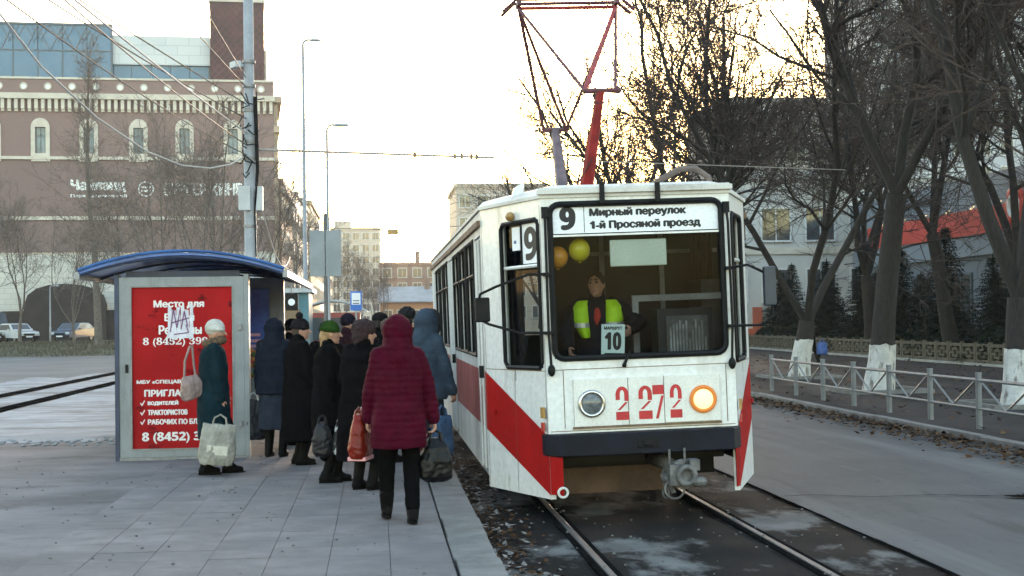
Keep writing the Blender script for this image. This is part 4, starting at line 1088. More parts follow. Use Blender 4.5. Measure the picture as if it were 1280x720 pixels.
m = MB(); m.tube([(-.345, .04, .18), (-.2, -.03, .2), (-.08, -.03, .14), (0, 0, .1)], .0125, 7); m.tube([(-.345, .04, -.35), (-.1, -.04, -.35), (.02, -.03, -.28), (.02, 0, -.17)], .0125, 7); m.build('mirror_arm', black, mo)
# number panel with head lamps
npm = MB(); npm.bx(-.635, -.14, -.03, -.001, .88, 1.31); npm.bx(-.134, .19, -.03, -.001, .88, 1.31); npm.bx(.196, .71, -.03, -.001, .885, 1.31)
npo = npm.build('number_panel', white_clean, tram, bevel=.004)
m = MB(); m.bx(-.65, .72, -.028, 0, .862, .878); m.build('edge_strip', rust, npo)
def digit(ch, x, z, w, h):
    dg = MB(); yy = -.0312
    P = lambda a, b: (x + a * w, yy, z + b * h)
    if ch == '2':
        out, inn = [], []
        for k in range(9):
            t = PI - PI * k / 8
            out.append((.5 + .5 * math.cos(t), .76 + .24 * math.sin(t))); inn.append((.5 + .17 * math.cos(t), .76 + .13 * math.sin(t)))
        for k in range(8):
            if k in (3, 4) : pass
            dg.add([P(*out[k]), P(*out[k + 1]), P(*inn[k + 1]), P(*inn[k])], [(0, 1, 2, 3)])
        dg.add([P(0, .60), P(.33, .60), P(.33, .76), P(0, .76)], [(0, 1, 2, 3)]); dg.add([P(.67, .56), P(1, .56), P(1, .76), P(.67, .76)], [(0, 1, 2, 3)])
        dg.add([P(.12, .3), P(.34, .3), P(.95, .53), P(.72, .53)], [(0, 1, 2, 3)])
        dg.add([P(0, 0), P(1, 0), P(1, .25), P(0, .25)], [(0, 1, 2, 3)])
    else:
        dg.add([P(0, .72), P(1, .72), P(1, 1), P(0, 1)], [(0, 1, 2, 3)])
        dg.add([P(.22, 0), P(.48, 0), P(1, .68), P(.76, .68)], [(0, 1, 2, 3)])
    dg.build('numeral', red_ink, npo)
for ch, x, w in (('2', -.255, .12), ('2', -.045, .125), ('7', .085, .105), ('2', .245, .11)): digit(ch, x, .925, w, .305)
for x, on in ((-.475, 0), (.55, 1)):
    m = MB(); m.ring((x, -.04, 1.085 + .0 * on), (0, 1, 0), .108, .02, 28, 8); hl = m.build('headlight', lamp_rim if on else chrome, tram, smooth=True)
    m = MB(); m.ell((x, -.03, 1.085), (.1, .04, .1), 24, 12); m.build('lens', lamp_on if on else lamp_off, hl, smooth=True)
bp = MB()
prof = [(-.93, .18), (-.9, .02), (-.8, -.15), (-.4, -.19), (.4, -.19), (.8, -.15), (.9, .02), (.93, .18)]
bp.prism(prof, lambda a, b, d: (a, b, .625 + d), .2); bp.build('bumper', navy, tram, bevel=.012)
m = MB(); m.bx(-.1, .1, -.2, -.185, .68, .78); m.bx(-.045, .045, -.215, -.2, .7, .75); m.build('coupling_socket', black, tram, bevel=.008)
# roof
rf = MB()
pl_ = [(-WF, -.0), (-WB, TD), (-WB, 13.7), (-WF, LEN), (WF, LEN), (WB, 13.7), (WB, TD), (WF, -.0)]
def inset(p, k): return [(x * (1 - k / WB), (y - 7) * (1 - k / 7.5) + 7) for x, y in p]
rings = [[(x, y, ZT + .03 + dz) for x, y in inset(pl_, k)] for k, dz in ((-.02, .0), (-.02, .03), (.04, .085), (.2, .13), (.5, .155))]
rf.loft(rings); rf.build('roof', roof_m, tram)
for sx in (-1, 1):
    m = MB(); m.bx(sx * (WB + .012) - .022, sx * (WB + .012) + .022, TD, 13.7, 2.80, 2.86); m.build('rain_gutter', rust, tram)
m = MB(); m.bx(-.4, .5, 1.6, 3.0, ZT + .17, ZT + .25); m.build('resistor_box', metal_g, tram, bevel=.02)
m = MB(); m.tube([(-1.0, .62, 2.98), (-1.0, .62, 3.1), (-.95, .62, 3.16)], [.09, .05, .01], 10); m.build('roof_vent', white, tram)
m = MB(); m.tube([(.42, 2.6, 3.08), (.7, 2.5, 3.3), (.95, 2.4, 3.43), (1.12, 2.4, 3.43), (1.26, 2.4, 3.33), (1.31, 2.4, 3.05)], .035, 8); m.build('roof_cable', M('hose', (.13, .1, .09), .7, .2, 4), tram)
# sides: doors and windows between pillars (left side seen at a grazing angle)
sidewin, doors = [], []
y = TD + .1
layout = [('d', .85), ('w', 1.25), ('w', 1.25), ('w', 1.25), ('d', 1.3), ('w', 1.25), ('w', 1.25), ('w', 1.25), ('d', 1.0)]
holes = []
for k, wd in layout:
    a = y; b = y + wd
    (doors if k == 'd' else sidewin).append((a, b))
    holes.append((a - TD, b - TD, .34 if k == 'd' else 1.5, 2.72))
    y = b + .13
for sx in (-1, 1):
    hs = holes if sx < 0 else [(a, b, 1.5, 2.72) for a, b, c, d in holes]
    L = 13.7 - TD
    m = MB()
    well = [(1.6 + 0 * sx, 2.9, .34, .62), (9.8, 11.2, .34, .62)]
    if sx < 0: m.wall((-WB, 13.7, 0), (0, -1, 0), (-1, 0, 0), L, .34, ZT + .02, [(L - b, L - a, c, d) for a, b, c, d in hs], .05, bmi=1)
    else: m.wall((WB, TD, 0), (0, 1, 0), (1, 0, 0), L, .34, ZT + .02, hs, .05, bmi=1)
    sw = m.build('side_wall', [white_side, dark], tram)
    segs = []
    cur = TD
    for a, b in (doors if sx < 0 else []):
        if a > cur: segs.append((cur, a))
        cur = b
    segs.append((cur, 13.7))
    m = MB()
    for a, b in segs:
        X = sx * (WB + .003)
        m.add([(X, a, .80), (X, b, .80), (X, b, 1.37), (X, a, 1.37)], [(0, 1, 2, 3)])
    m.build('stripe', red_old, sw)
    for a, b in sidewin + (doors if sx > 0 else []):
        X = sx * (WB - .025)
        m = MB(); m.add([(X, a, 1.5), (X, b, 1.5), (X, b, 2.72), (X, a, 2.72)], [(0, 1, 2, 3)]); wo = m.build('side_window', glass_s, tram)
        m = MB()
        for p, q in (((a, 1.5), (b, 1.5)), ((b, 1.5), (b, 2.72)), ((b, 2.72), (a, 2.72)), ((a, 2.72), (a, 1.5)), ((a, 2.35), (b, 2.35))):
            m.tube([(sx * (WB - .0), p[0], p[1]), (sx * (WB - .0), q[0], q[1])], .02, 6)
        m.build('frame', black, wo)
for a, b in doors:
    dn = MB(); n = 4 if b - a > 1.2 else 2
    X = -WB + .008
    fr_ = MB()
    for i in range(n):
        p, q = a + (b - a) * i / n + .01, a + (b - a) * (i + 1) / n - .01
        fr_.wall((X, q, 0), (0, -1, 0), (-1, 0, 0), q - p, .38, 2.70, [(.06, q - p - .06, .95 if n == 2 else 1.2, 2.6)], .03)
        fr_.tube([(X - .02, p + .03, .4), (X - .02, p + .03, 2.68)], .016, 6)
    do = fr_.build('door', white_side, tram)
    m = MB(); m.add([(X + .01, a + .03, .95), (X + .01, b - .03, .95), (X + .01, b - .03, 2.6), (X + .01, a + .03, 2.6)], [(0, 1, 2, 3)]); m.build('glass', glass_s, do)
    m = MB(); m.add([(X - .008, a + .02, .81), (X - .008, b - .02, .81), (X - .008, b - .02, 1.2), (X - .008, a + .02, 1.2)], [(0, 1, 2, 3)]); m.build('stripe', red_old, do)
    m = MB(); m.bx(X - .06, X - .015, a + .02, a + .06, 1.3, 1.42); m.build('handle', black, do)
pwall('rear_wall', (WB, 13.7), (WF, LEN), .3, ZT + .02, [(.2, 1.0, 1.5, 2.7)], white_side); pwall('rear_wall', (WF, LEN), (-WF, LEN), .5, ZT + .02, [(.1, 1.64, 1.5, 2.7)], white_side); pwall('rear_wall', (-WF, LEN), (-WB, 13.7), .3, ZT + .02, [(.2, 1.0, 1.5, 2.7)], white_side)
# inside
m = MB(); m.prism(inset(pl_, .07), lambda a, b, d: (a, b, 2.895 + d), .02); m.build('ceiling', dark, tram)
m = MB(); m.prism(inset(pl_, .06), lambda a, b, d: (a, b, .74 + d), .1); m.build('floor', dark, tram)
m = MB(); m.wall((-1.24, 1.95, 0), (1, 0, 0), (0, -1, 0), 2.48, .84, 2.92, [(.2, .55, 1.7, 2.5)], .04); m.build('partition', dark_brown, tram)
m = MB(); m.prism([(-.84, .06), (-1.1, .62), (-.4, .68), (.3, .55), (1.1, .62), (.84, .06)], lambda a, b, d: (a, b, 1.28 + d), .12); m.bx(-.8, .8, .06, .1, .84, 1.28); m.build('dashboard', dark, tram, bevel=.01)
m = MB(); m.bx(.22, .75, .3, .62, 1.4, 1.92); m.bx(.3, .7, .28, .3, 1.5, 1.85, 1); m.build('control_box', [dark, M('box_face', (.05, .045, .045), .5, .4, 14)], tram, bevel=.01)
m = MB()
r2 = random.Random(5)
for k in range(12): m.bx(.34 + .03 * k - .008, .34 + .03 * k + .008, .272, .28, 1.52, 1.52 + r2.uniform(.1, .3))
m.build('switches', M('switch_grey', (.2, .2, .2), .5, .4, 9), tram)
m = MB(); m.bx(.1, 1.0, .9, .95, 2.0, 2.06); m.bx(.1, .16, .9, .95, 1.4, 2.0); m.build('cab_rail', metal_g, tram)
m = MB(); m.bx(-.48, .08, 1.02, 1.55, 1.2, 1.32); m.bx(-.48, .08, 1.5, 1.62, 1.32, 2.0); m.bx(-.3, -.1, 1.2, 1.4, .84, 1.2); m.build('driver_seat', M('seat_black', (.015, .015, .018), .8, .3, 6), tram, bevel=.04)
m = MB(); m.bx(-.24, .285, .05, .07, 2.32, 2.565); m.build('sun_visor', M('visor_cream', (.62, .66, .55), .6, .05, 3), tram, bevel=.012)
m = MB(); m.bx(-.84, .84, .1, .12, 2.86, 2.92); m.build('ceiling_edge', dark, tram)
cu_ = MB()
for xs_ in ((-1.16, -.86), (.9, 1.14)):
    pr = [(xs_[0] + (xs_[1] - xs_[0]) * i / 24, 1.86 + .025 * math.sin(i * 1.3)) for i in range(25)]
    cu_.add([(x, y, 1.5) for x, y in pr] + [(x, y, 2.8) for x, y in pr], [(i, i + 1, i + 26, i + 25) for i in range(24)])
cu_.build('curtain', M('curtain', (.03, .027, .026), .9, .2, 5), tram)
m = MB(); m.bx(-.05, .0, 1.9, 1.94, .84, 2.9); m.bx(.58, .63, 1.9, 1.94, .84, 2.9); m.bx(-1.2, 1.2, 1.9, 1.94, 2.5, 2.54); m.build('partition_frame', metal_g, tram)
m = MB(); m.bx(.85, 1.05, 1.2, 1.8, 1.5, 2.2); m.bx(.5, .78, 1.6, 1.85, 1.3, 1.75); m.build('equipment_cabinet', M('cabinet_grey', (.05, .05, .052), .6, .2, 5), tram, bevel=.01)
# saloon seats
smm = MB(); smm.bx(-.22, .22, -.2, .2, .42, .5); smm.bx(-.22, .22, .16, .22, .5, 1.05); smm.bx(-.03, .03, -.1, .1, 0, .42); sme = smm.mesh('seat', M('saloon_seat', (.25, .06, .05), .6, .2, 4))
for i in range(12):
    place(sme, 'seat', tram, loc=(1.0, 2.5 + i * .9, .84))
    if i in (1, 2, 3, 6, 7, 8): place(sme, 'seat', tram, loc=(-1.0, 2.5 + i * .9, .84))
# route papers in the cab window
PA = V((-WB, TD, 0)); dd = (V((-WF, 0, 0)) - PA).normalized()
nn = dd.cross(V((0, 0, 1)))
o9 = thing('route_card', 'white card with a tall black 9 behind the upper cab window', 'route card', (0, 0, 0))
o9.parent = None
tm = Matrix.Translation((TX, TY, 0)) @ Matrix.Rotation(-.024, 4, 'Y')
def card(o, s0, s1, z0, z1, txt, off=-.024):
    q = MB(); A = PA + dd * s0 + nn * off
    q.add([A + V((0, 0, z0)), A + dd * (s1 - s0) + V((0, 0, z0)), A + dd * (s1 - s0) + V((0, 0, z1)), A + V((0, 0, z1))], [(0, 1, 2, 3)])
    q.add([p - nn * .004 + V((0, 0, 0)) for p in (A + V((0, 0, z0)), A + dd * (s1 - s0) + V((0, 0, z0)), A + dd * (s1 - s0) + V((0, 0, z1)), A + V((0, 0, z1)))], [(3, 2, 1, 0)])
    q.build('card', sign_white, o)
    if txt:
        q = MB(); write(q, txt, A + nn * .0012 + dd * .045 + V((0, 0, z0 + .03)), dd, (0, 0, 1), s1 - s0 - .09, z1 - z0 - .06, .012); q.build('lettering', ink, o)
o9.matrix_world = tm
card(o9, side_a * .66, side_a * .93, 2.385, 2.755, '9')
op = thing('paper_notice', 'small white paper notice beside the tall 9 in the cab window', 'notice')
op.matrix_world = tm
card(op, side_a * .50, side_a * .625, 2.52, 2.74, None)
q = MB(); A = PA + dd * side_a * .53 + nn * -.0226
q.bar(A + V((0, 0, 2.6)), A + dd * .05 + V((0, 0, 2.6)), .002, .03); q.build('print', M('print_blue', (.1, .15, .3), .6, .1, 4), op)
c10 = thing('route_card', 'pale card with a black 10 standing inside the windscreen', 'route card')
c10.matrix_world = tm @ Matrix.Translation((-.255, .055, 1.405)) @ Matrix.Rotation(.05, 4, 'Y')
q = MB(); q.bx(-.108, .108, 0, .006, .1, .39); q.build('card', M('card_pale', (.6, .72, .68), .6, .05, 3), c10)
q = MB(); write(q, '10', (-.078, -.001, .155), (1, 0, 0), (0, 0, 1), .155, .165, .006); q.build('lettering', ink, c10); q = MB(); write(q, 'МАРШРУТ', (-.085, -.001, .34), (1, 0, 0), (0, 0, 1), .17, .03, .002); q.bx(-.08, .08, -.0014, -.0004, .118, .128); q.build('lettering', ink, c10)
for nm, c, col, r in (('orange', (-.70, .22, 2.43), (.65, .27, .03), .095), ('yellow', (-.50, .2, 2.49), (.6, .5, .02), .1)):
    q = MB(); q.ell((0, 0, 0), (r, r, r * 1.08), 20, 14); q.tube([(0, 0, -r * 1.06), (0, 0, -r * 1.2)], [.008, .016], 8)
    o = q.build('balloon', M('balloon_' + nm, col, .3, .05, 3), smooth=True); o.matrix_world = tm @ Matrix.Translation(c)
    tag(o, '%s balloon hanging inside the upper left of the windscreen' % nm, 'balloon')
# pantograph (diamond type, seen from the front) -- parts in tram coordinates
pg = MB(); pg.bx(-.6, .45, 2.9, 4.75, 3.2, 3.26); pg.bx(-.6, -.5, 2.8, 4.85, 3.1, 3.2); pg.bx(.35, .45, 2.8, 4.85, 3.1, 3.2)
po = pg.build('pantograph', metal_g, tram)
KN, KF, BW = (2.25, 4.28), (5.45, 4.28), (3.9, 5.53)
cx = -.0
m = MB(); m.tube([(cx - .0, 3.1, 3.2), (cx + .09, KN[0], KN[1])], [.085, .045], 8); m.build('lower_arm', panto_red, po)
m = MB(); m.tube([(cx - .03, 4.6, 3.2), (cx + .0, KF[0], KF[1])], [.085, .055], 8); m.build('lower_arm', panto_grey, po)
m = MB(); m.tube([(cx - .1, KN[0], KN[1]), (cx + .27, KN[0], KN[1])], .026, 8); m.ell((cx + .27, KN[0], KN[1]), (.05, .04, .04), 8, 6); m.tube([(cx + .02, KN[0] + .05, KN[1] - .12), (cx + .13, KN[0] + .05, KN[1] - .12)], .015, 6); m.build('knee_bar', panto_dark, po)
m = MB(); m.tube([(cx - .17, KF[0], KF[1]), (cx + .16, KF[0], KF[1])], .028, 8); m.build('knee_bar', panto_dark, po)
bl, br_ = (cx - .58, BW[0], BW[1]), (cx + .58, BW[0], BW[1])
for a, b, r, mt in ((br_, (cx - .08, KN[0], KN[1]), .03, panto_red), (br_, (cx + .25, KN[0], KN[1]), .019, panto_dark), (bl, (cx - .08, KN[0], KN[1]), .019, panto_dark), (bl, (cx - .15, KF[0], KF[1]), .021, panto_dark), (bl, (cx + .14, KF[0], KF[1]), .021, panto_dark), (br_, (cx + .14, KF[0], KF[1]), .02, panto_dark)):
    m = MB(); m.tube([a, b], r, 6); m.build('upper_rod', mt, po)
m = MB()
for yy in (-.12, .12): m.tube([(cx - .78, BW[0] + yy, BW[1] - .06), (cx - .62, BW[0] + yy, BW[1] + .08), (cx + .62, BW[0] + yy, BW[1] + .08), (cx + .78, BW[0] + yy, BW[1] - .06)], .022, 6)
m.bar((cx - .58, BW[0] - .14, BW[1] + .05), (cx - .58, BW[0] + .14, BW[1] + .05), .05, .06); m.bar((cx + .58, BW[0] - .14, BW[1] + .05), (cx + .58, BW[0] + .14, BW[1] + .05), .05, .06)
m.build('contact_bow', panto_dark, po)
m = MB(); m.tube([(cx - .58, BW[0], BW[1]), (cx + .58, BW[0], BW[1])], .022, 8); m.build('bow_axle', panto_red, po)
m = MB(); m.tube([(cx + .04, 2.7, 3.6), (cx - .1, 2.9, 3.35), (cx - .06, 3.2, 3.2)], .008, 5); m.build('shunt_cable', panto_dark, po)
for y0 in (3.1, 4.6):
    for x in (-.45, .3):
        m = MB(); m.tube([(x, y0, 3.05), (x, y0, 3.08), (x, y0, 3.11), (x, y0, 3.2)], [.05, .07, .05, .06], 10); m.build('insulator', rust, po)
# underneath
m = MB(); m.bx(-.66, .42, .85, .89, .17, .42); m.build('lifeguard_board', board_brown, tram, bevel=.006)
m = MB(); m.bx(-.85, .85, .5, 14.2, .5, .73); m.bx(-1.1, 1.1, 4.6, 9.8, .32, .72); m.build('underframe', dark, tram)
m = MB(); m.bx(-.86, .86, .97, 1.0, .3, .72); m.build('shade_panel', dark, tram)  # added dark sheet: stands in for shade, blocks light showing through underneath
whm = MB(); whm.disc((0, 0, 0), (1, 0, 0), .35, .1, 24); whm.disc((-.025, 0, 0), (1, 0, 0), .38, .025, 24); whm.disc((.1, 0, 0), (1, 0, 0), .12, .05, 12); wme_ = whm.mesh('wheel', rust)
for yb in (3.3, 11.5):
    m = MB(); m.bx(-1.0, -.9, yb - 1.3, yb + 1.3, .3, .5); m.bx(.9, 1.0, yb - 1.3, yb + 1.3, .3, .5); m.bx(-.9, .9, yb - .15, yb + .15, .35, .55); m.build('bogie_frame', dark, tram, bevel=.02)
    for dy in (-.95, .95):
        m = MB(); m.tube([(-.8, yb + dy, .37), (.8, yb + dy, .37)], .07, 10); m.build('axle', dark, tram)
        for sx in (-1, 1):
            o = place(wme_, 'wheel', tram, loc=(sx * .76, yb + dy, .37)); o.rotation_euler = (0, 0, 0 if sx > 0 else PI)
# coupler
m = MB(); m.tube([(0, 0, .03), (.06, -.35, -.0), (.13, -.72, -.06)], [.075, .065, .075], 12); co = m.build('coupler', steel, tram, smooth=True, loc=(.16, .5, .50))
m = MB(); m.disc((.13, -.7, -.065), (.12, -1, -.05), .135, .05, 20); m.disc((.135, -.75, -.068), (.12, -1, -.05), .1, .07, 16); m.ring((.15, -.83, -.07), (.12, -1, -.05), .075, .028, 18, 8); m.ell((.26, -.82, -.13), (.075, .05, .05), 10, 6); m.bx(.0, .09, -.82, -.68, -.16, .03); m.bx(.18, .27, -.84, -.7, -.03, .07); m.build('coupler_head', steel, co, bevel=.006)
m = MB(); m.tube([(.02, -.72, .03), (.02, -.72, .16)], .011, 6); m.tube([(.15, -.76, .03), (.15, -.76, .17)], .011, 6); m.tube([(.06, -.45, .0), (.0, -.5, -.1), (.02, -.55, -.22)], .028, 6); m.tube([(.1, -.6, -.05), (.04, -.64, -.16), (.06, -.66, -.24)], .024, 6); m.ell((.03, -.56, -.12), (.06, .08, .05), 8, 6); m.build('pins', steel, co)
m = MB(); m.ring((.06, -.7, -.2), (.2, 1, 0), .085, .011, 18, 6); m.ring((.0, -.6, -.24), (1, .4, 0), .05, .01, 14, 6); m.build('chain', steel, co)
# ------------------------------------------------------------------ people
TMP = []
def blob(mb, name, mats, parent, vox=.014, smooth=4, fn=None, shade=True, mat_fn=None):
    """union of overlapping closed shapes as one continuous skin"""
    me = mb.mesh(name, mats)
    o = bpy.data.objects.new(name, me)
    COL.objects.link(o)
    r = o.modifiers.new('r', 'REMESH'); r.mode = 'VOXEL'; r.voxel_size = vox
    s = o.modifiers.new('s', 'SMOOTH'); s.iterations = smooth; s.factor = .5
    dg = bpy.context.evaluated_depsgraph_get()
    nm = bpy.data.meshes.new_from_object(o.evaluated_get(dg))
    o.modifiers.clear()
    o.data = nm
    nm.name = name
    bpy.data.meshes.remove(me)
    nm.materials.clear()
    for m in (mats if isinstance(mats, (list, tuple)) else [mats]): nm.materials.append(m)
    if fn:
        ns = [v.normal.copy() for v in nm.vertices]
        for v, n in zip(nm.vertices, ns):
            v.co += n * fn(v.co, n)
    if mat_fn:
        for p in nm.polygons: p.material_index = mat_fn(p.center)
    else:
        nm.polygons.foreach_set('material_index', [0] * len(nm.polygons))
    nm.polygons.foreach_set('use_smooth', [True] * len(nm.polygons))
    nm.update()
    if parent is not None: o.parent = parent
    return o

def ik(a, c, l1, l2, hint):
    a, c = V(a), V(c)
    d = c - a
    L = min(d.length, (l1 + l2) * .999)
    u = d.normalized()
    c = a + u * L
    x = (l1 * l1 - l2 * l2 + L * L) / (2 * L)
    h = math.sqrt(max(l1 * l1 - x * x, 0))
    w = V(hint) - u * V(hint).dot(u)
    w = w.normalized() if w.length > 1e-4 else V((0, 1, 0))
    return a + u * x + w * h, c

skin = M('skin', (.42, .22, .15), .5, .12, 14)
lips = M('lips', (.35, .1, .09), .5, .1, 9)
eyem = M('eye_dark', (.02, .015, .012), .3, .1, 9)
boot_m = M('boot_black', (.004, .0038, .0038), .6, .2, 9, spec=.06)
sole_m = M('sole', (.006, .006, .006), .8, .2, 9, spec=.05)
def cloth(name, c, rough=.85, bump=.3, bs=120, var=.15): return M('cloth_' + name, c, rough, var, 7, bump, bs, spec=.03)
blackcoat = cloth('black', (.0032, .0032, .0038), .95)
blacktrs = cloth('trousers', (.003, .003, .0035), .95)
furm = M('fur_brown', (.12, .07, .04), .95, .4, 25, .8, 90)

def wrinkle(amp, sc, quilt=0.0, pitch=.1):
    def f(p, n):
        d = amp * (mnoise.noise(p * sc) + .5 * mnoise.noise(p * sc * 2.3))
        if quilt and abs(n.z) < .85:
            d += quilt * (abs(math.sin(PI * (p.z + .006 * mnoise.noise(p * 7)) / pitch)) ** .5 - .6)
        return d
    return f

def person(label, loc, head, h=1.66, coat=None, hem=.62, bulk=1.0, trousers=None, feet=((-.09, .0), (.09, .0)), lift=(0, 0), hands=((-.27, .04, .78), (.27, .04, .78)),
           curl=.9, lean=0.0, hat='hood', hatm=None, hair=None, quilt=0.0, pitch=.1, skirt=None, vox=.010, look=0.0, cvox=.014, boots=.3, collar=None, gaps=None, hint=(.3, -1, -.2), sit=False, glove=None, extra=None, flare=.0, nod=0.0):
    k = h / 1.70
    t = thing('person', label, 'person', loc, head, 'passengers waiting at the tram stop' if not extra else None)
    if extra and extra.get('group'): t['group'] = extra['group']
    S = lambda *p: V(p) * k
    hipz = .90 if not sit else .98
    up = V((0, lean, 0))
    sh = [S(-.175, lean, 1.395), S(.175, lean, 1.395)]
    neck = S(0, lean + .005, 1.44)
    hc = S(0, lean + .035 + nod, 1.585)
    # legs
    legs = []
    for i, sx in enumerate((-1, 1)):
        hip = S(sx * .09, 0, hipz)
        an = S(feet[i][0], feet[i][1], .085 + lift[i])
        kn, an = ik(hip, an, .43 * k, .415 * k, (sx * .08, 1, .1))
        legs.append((hip, kn, an))
    arms = []
    for i, sx in enumerate((-1, 1)):
        hd = S(*hands[i])
        el, wr = ik(sh[i], hd, .30 * k, .26 * k, (sx * hint[0], hint[1], hint[2]))
        arms.append((sh[i], el, wr))
    b = MB()
    rot = Matrix.Rotation(look, 3, 'Z')
    HP = lambda x, y, z: hc + rot @ (V((x, y, z)) * k)
    b.ell(hc, (.073 * k, .092 * k, .11 * k), 20, 14, mat=rot)
    b.ell(HP(0, .025, -.055), (.055 * k, .062 * k, .062 * k), 16, 10, mat=rot)
    b.cap(HP(0, .088, .012), HP(0, .112, -.026), .009 * k, .015 * k, 8)
    b.ell(HP(0, .082, -.062), (.024 * k, .012 * k, .01 * k), 8, 6, mat=rot)
    b.ell(HP(0, .07, -.098), (.022 * k, .02 * k, .016 * k), 8, 6, mat=rot)
    for sx in (-1, 1):
        b.ell(HP(sx * .075, -.005, -.005), (.011 * k, .022 * k, .034 * k), 8, 6, mat=rot)
        b.ell(HP(sx * .033, .075, .028), (.022 * k, .014 * k, .012 * k), 8, 6, mat=rot)
    b.cap(neck - S(0, 0, .04), hc - S(0, .015, .07), .056 * k, .052 * k, 12)
    b.eloft([(S(0, lean, 1.43), .1 * k, .06 * k), (S(0, lean, 1.38), .16 * k, .09 * k), (S(0, lean, 1.25), .165 * k, .11 * k), (S(0, lean * .6, 1.08), .14 * k, .1 * k), (S(0, .0, hipz + .02), .165 * k, .115 * k), (S(0, 0, hipz - .08), .15 * k, .11 * k)], 18)
    for (a, e, w) in arms:
        b.cap(a, e, .05 * k, .04 * k, 10); b.cap(e, w, .04 * k, .028 * k, 10)
    for (a, e, w) in legs:
        b.cap(a, e, .075 * k, .052 * k, 10); b.cap(e, w, .052 * k, .036 * k, 10)
        b.cap(w - V((0, .03, .03)) * k, w + V((0, .1, -.05)) * k, .035 * k, .03 * k, 8)
    for i, sx in enumerate((-1, 1)):
        a, e, w = arms[i]
        d = (w - e).normalized()
        n = V((-sx, 0, 0)); n = (n - d * n.dot(d)).normalized()
        tt = d.cross(n).normalized()
        if tt.y < 0: tt = -tt
        q = Matrix((tt, d, n)).transposed()
        b.ell(w + d * .045 * k, (.04 * k, .052 * k, .017 * k), 12, 8, mat=q)
        for f in range(4):
            o0 = w + d * .085 * k + tt * (.03 - .02 * f) * k
            Lf = (.036, .041, .038, .03)[f] * k
            c1 = curl * (.8 + .12 * f); d1 = d * math.cos(c1) + n * math.sin(c1)
            c2 = curl * 1.9; d2 = d * math.cos(c2) + n * math.sin(c2)
            b.cap(o0 - d * .015 * k, o0 + d1 * Lf, .0095 * k, .009 * k, 7)
            b.cap(o0 + d1 * Lf, o0 + d1 * Lf + d2 * Lf * .85, .009 * k, .0078 * k, 7)
        o0 = w + d * .02 * k + tt * .03 * k
        d1 = (d * .65 + tt * .6 + n * .35).normalized(); d2 = (d * .8 + n * .75).normalized()
        b.cap(o0, o0 + d1 * .04 * k, .013 * k, .011 * k, 8); b.cap(o0 + d1 * .04 * k, o0 + d1 * .04 * k + d2 * .03 * k, .0105 * k, .0085 * k, 8)
    e1, e2 = HP(-.032, .088, .018), HP(.032, .088, .018); mo = HP(0, .096, -.062); br1, br2 = HP(-.034, .09, .045), HP(.034, .09, .045)
    wr_ = [arms[0][2], arms[1][2]]
    ed = [(a[2] - a[1]).normalized() for a in arms]
    def mf(c):
        if min((c - e1).length, (c - e2).length) < .0125 * k: return 2
        if abs(c.z - br1.z) < .007 * k and min((c - br1).length, (c - br2).length) < .022 * k: return 2
        if abs(c.z - mo.z) < .008 * k and (c - mo).length < .024 * k: return 1
        if glove:
            for w, d in zip(wr_, ed):
                if (c - w).length < .22 and (c - w).dot(d) > -.03: return 3
        return 0
    blob(b, 'body', [skin, lips, eyem, glove or skin], t, vox, 2, mat_fn=mf)
    # trousers or skirt
    if trousers is not None:
        m = MB()
        for (a, e, w) in legs:
            m.cap(a, e, .098 * k, .074 * k, 12); m.cap(e, w + V((0, 0, .05 if boots < .2 else boots - .1)) * k, .074 * k, .06 * k if boots < .2 else .066 * k, 12)
        m.eloft([(S(0, 0, hipz + .12), .16 * k, .12 * k), (S(0, 0, hipz), .185 * k, .135 * k), (S(0, 0, hipz - .12), .175 * k, .125 * k)], 18)
        blob(m, 'trousers', trousers, t, cvox, 3, wrinkle(.006, 16))
    if skirt:
        m = MB(); zs, mt = skirt
        m.eloft([(S(0, 0, .95), .18 * k, .13 * k), (S(0, 0, .8), .2 * k, .15 * k), (S(0, .0, zs), .215 * k, .16 * k)], 20)
        blob(m, 'skirt', mt, t, cvox, 3, wrinkle(.008, 12))
    for (a, e, w) in legs:
        m = MB()
        dn = V((0, 0, -1)); f = (V((0, 1, 0)))
        m.cap(w + V((0, -.035, -.045)) * k, w + V((0, .13, -.05)) * k, .046 * k, .04 * k, 10)
        m.cap(w + V((0, -.01, .0)) * k, w + V((0, .06, -.03)) * k, .052 * k, .045 * k, 10)
        sh_ = (e - w).normalized()
        m.cap(w + V((0, 0, -.02)) * k, w + sh_ * boots * k, .053 * k, .066 * k, 12)
        bo = blob(m, 'boot', boot_m, t, .012, 3)
        m = MB(); m.loft([[w + V((.044 * math.cos(q) * k, (.05 + .13 * math.sin(q)) * k, dz * k)) for q in [2 * PI * j / 14 for j in range(14)]] for dz in (-.094, -.07)]); m.build('sole', sole_m, bo)
    # coat
    if coat is not None:
        B_ = bulk
        m = MB()
        L0 = lean
        secs = [(S(0, L0, 1.445), .085 * k, .075 * k), (S(0, L0, 1.42), .14 * k * B_, .095 * k * B_), (S(0, L0 * .95, 1.36), .195 * k * B_, .125 * k * B_), (S(0, L0 * .85, 1.22), .205 * k * B_, .145 * k * B_), (S(0, L0 * .5, 1.06), .19 * k * B_, .14 * k * B_), (S(0, L0 * .2, .95), .205 * k * B_, .15 * k * B_)]
        z = .85
        while z > hem + .05:
            secs.append((S(0, 0, z), (.222 + flare * (.9 - z)) * k * B_, (.16 + flare * .7 * (.9 - z)) * k * B_)); z -= .1
        secs.append((S(0, 0, hem), (.225 + flare * (.9 - hem)) * k * B_, (.163 + flare * .7 * (.9 - hem)) * k * B_))
        m.eloft(secs, 24, sq=2.3)
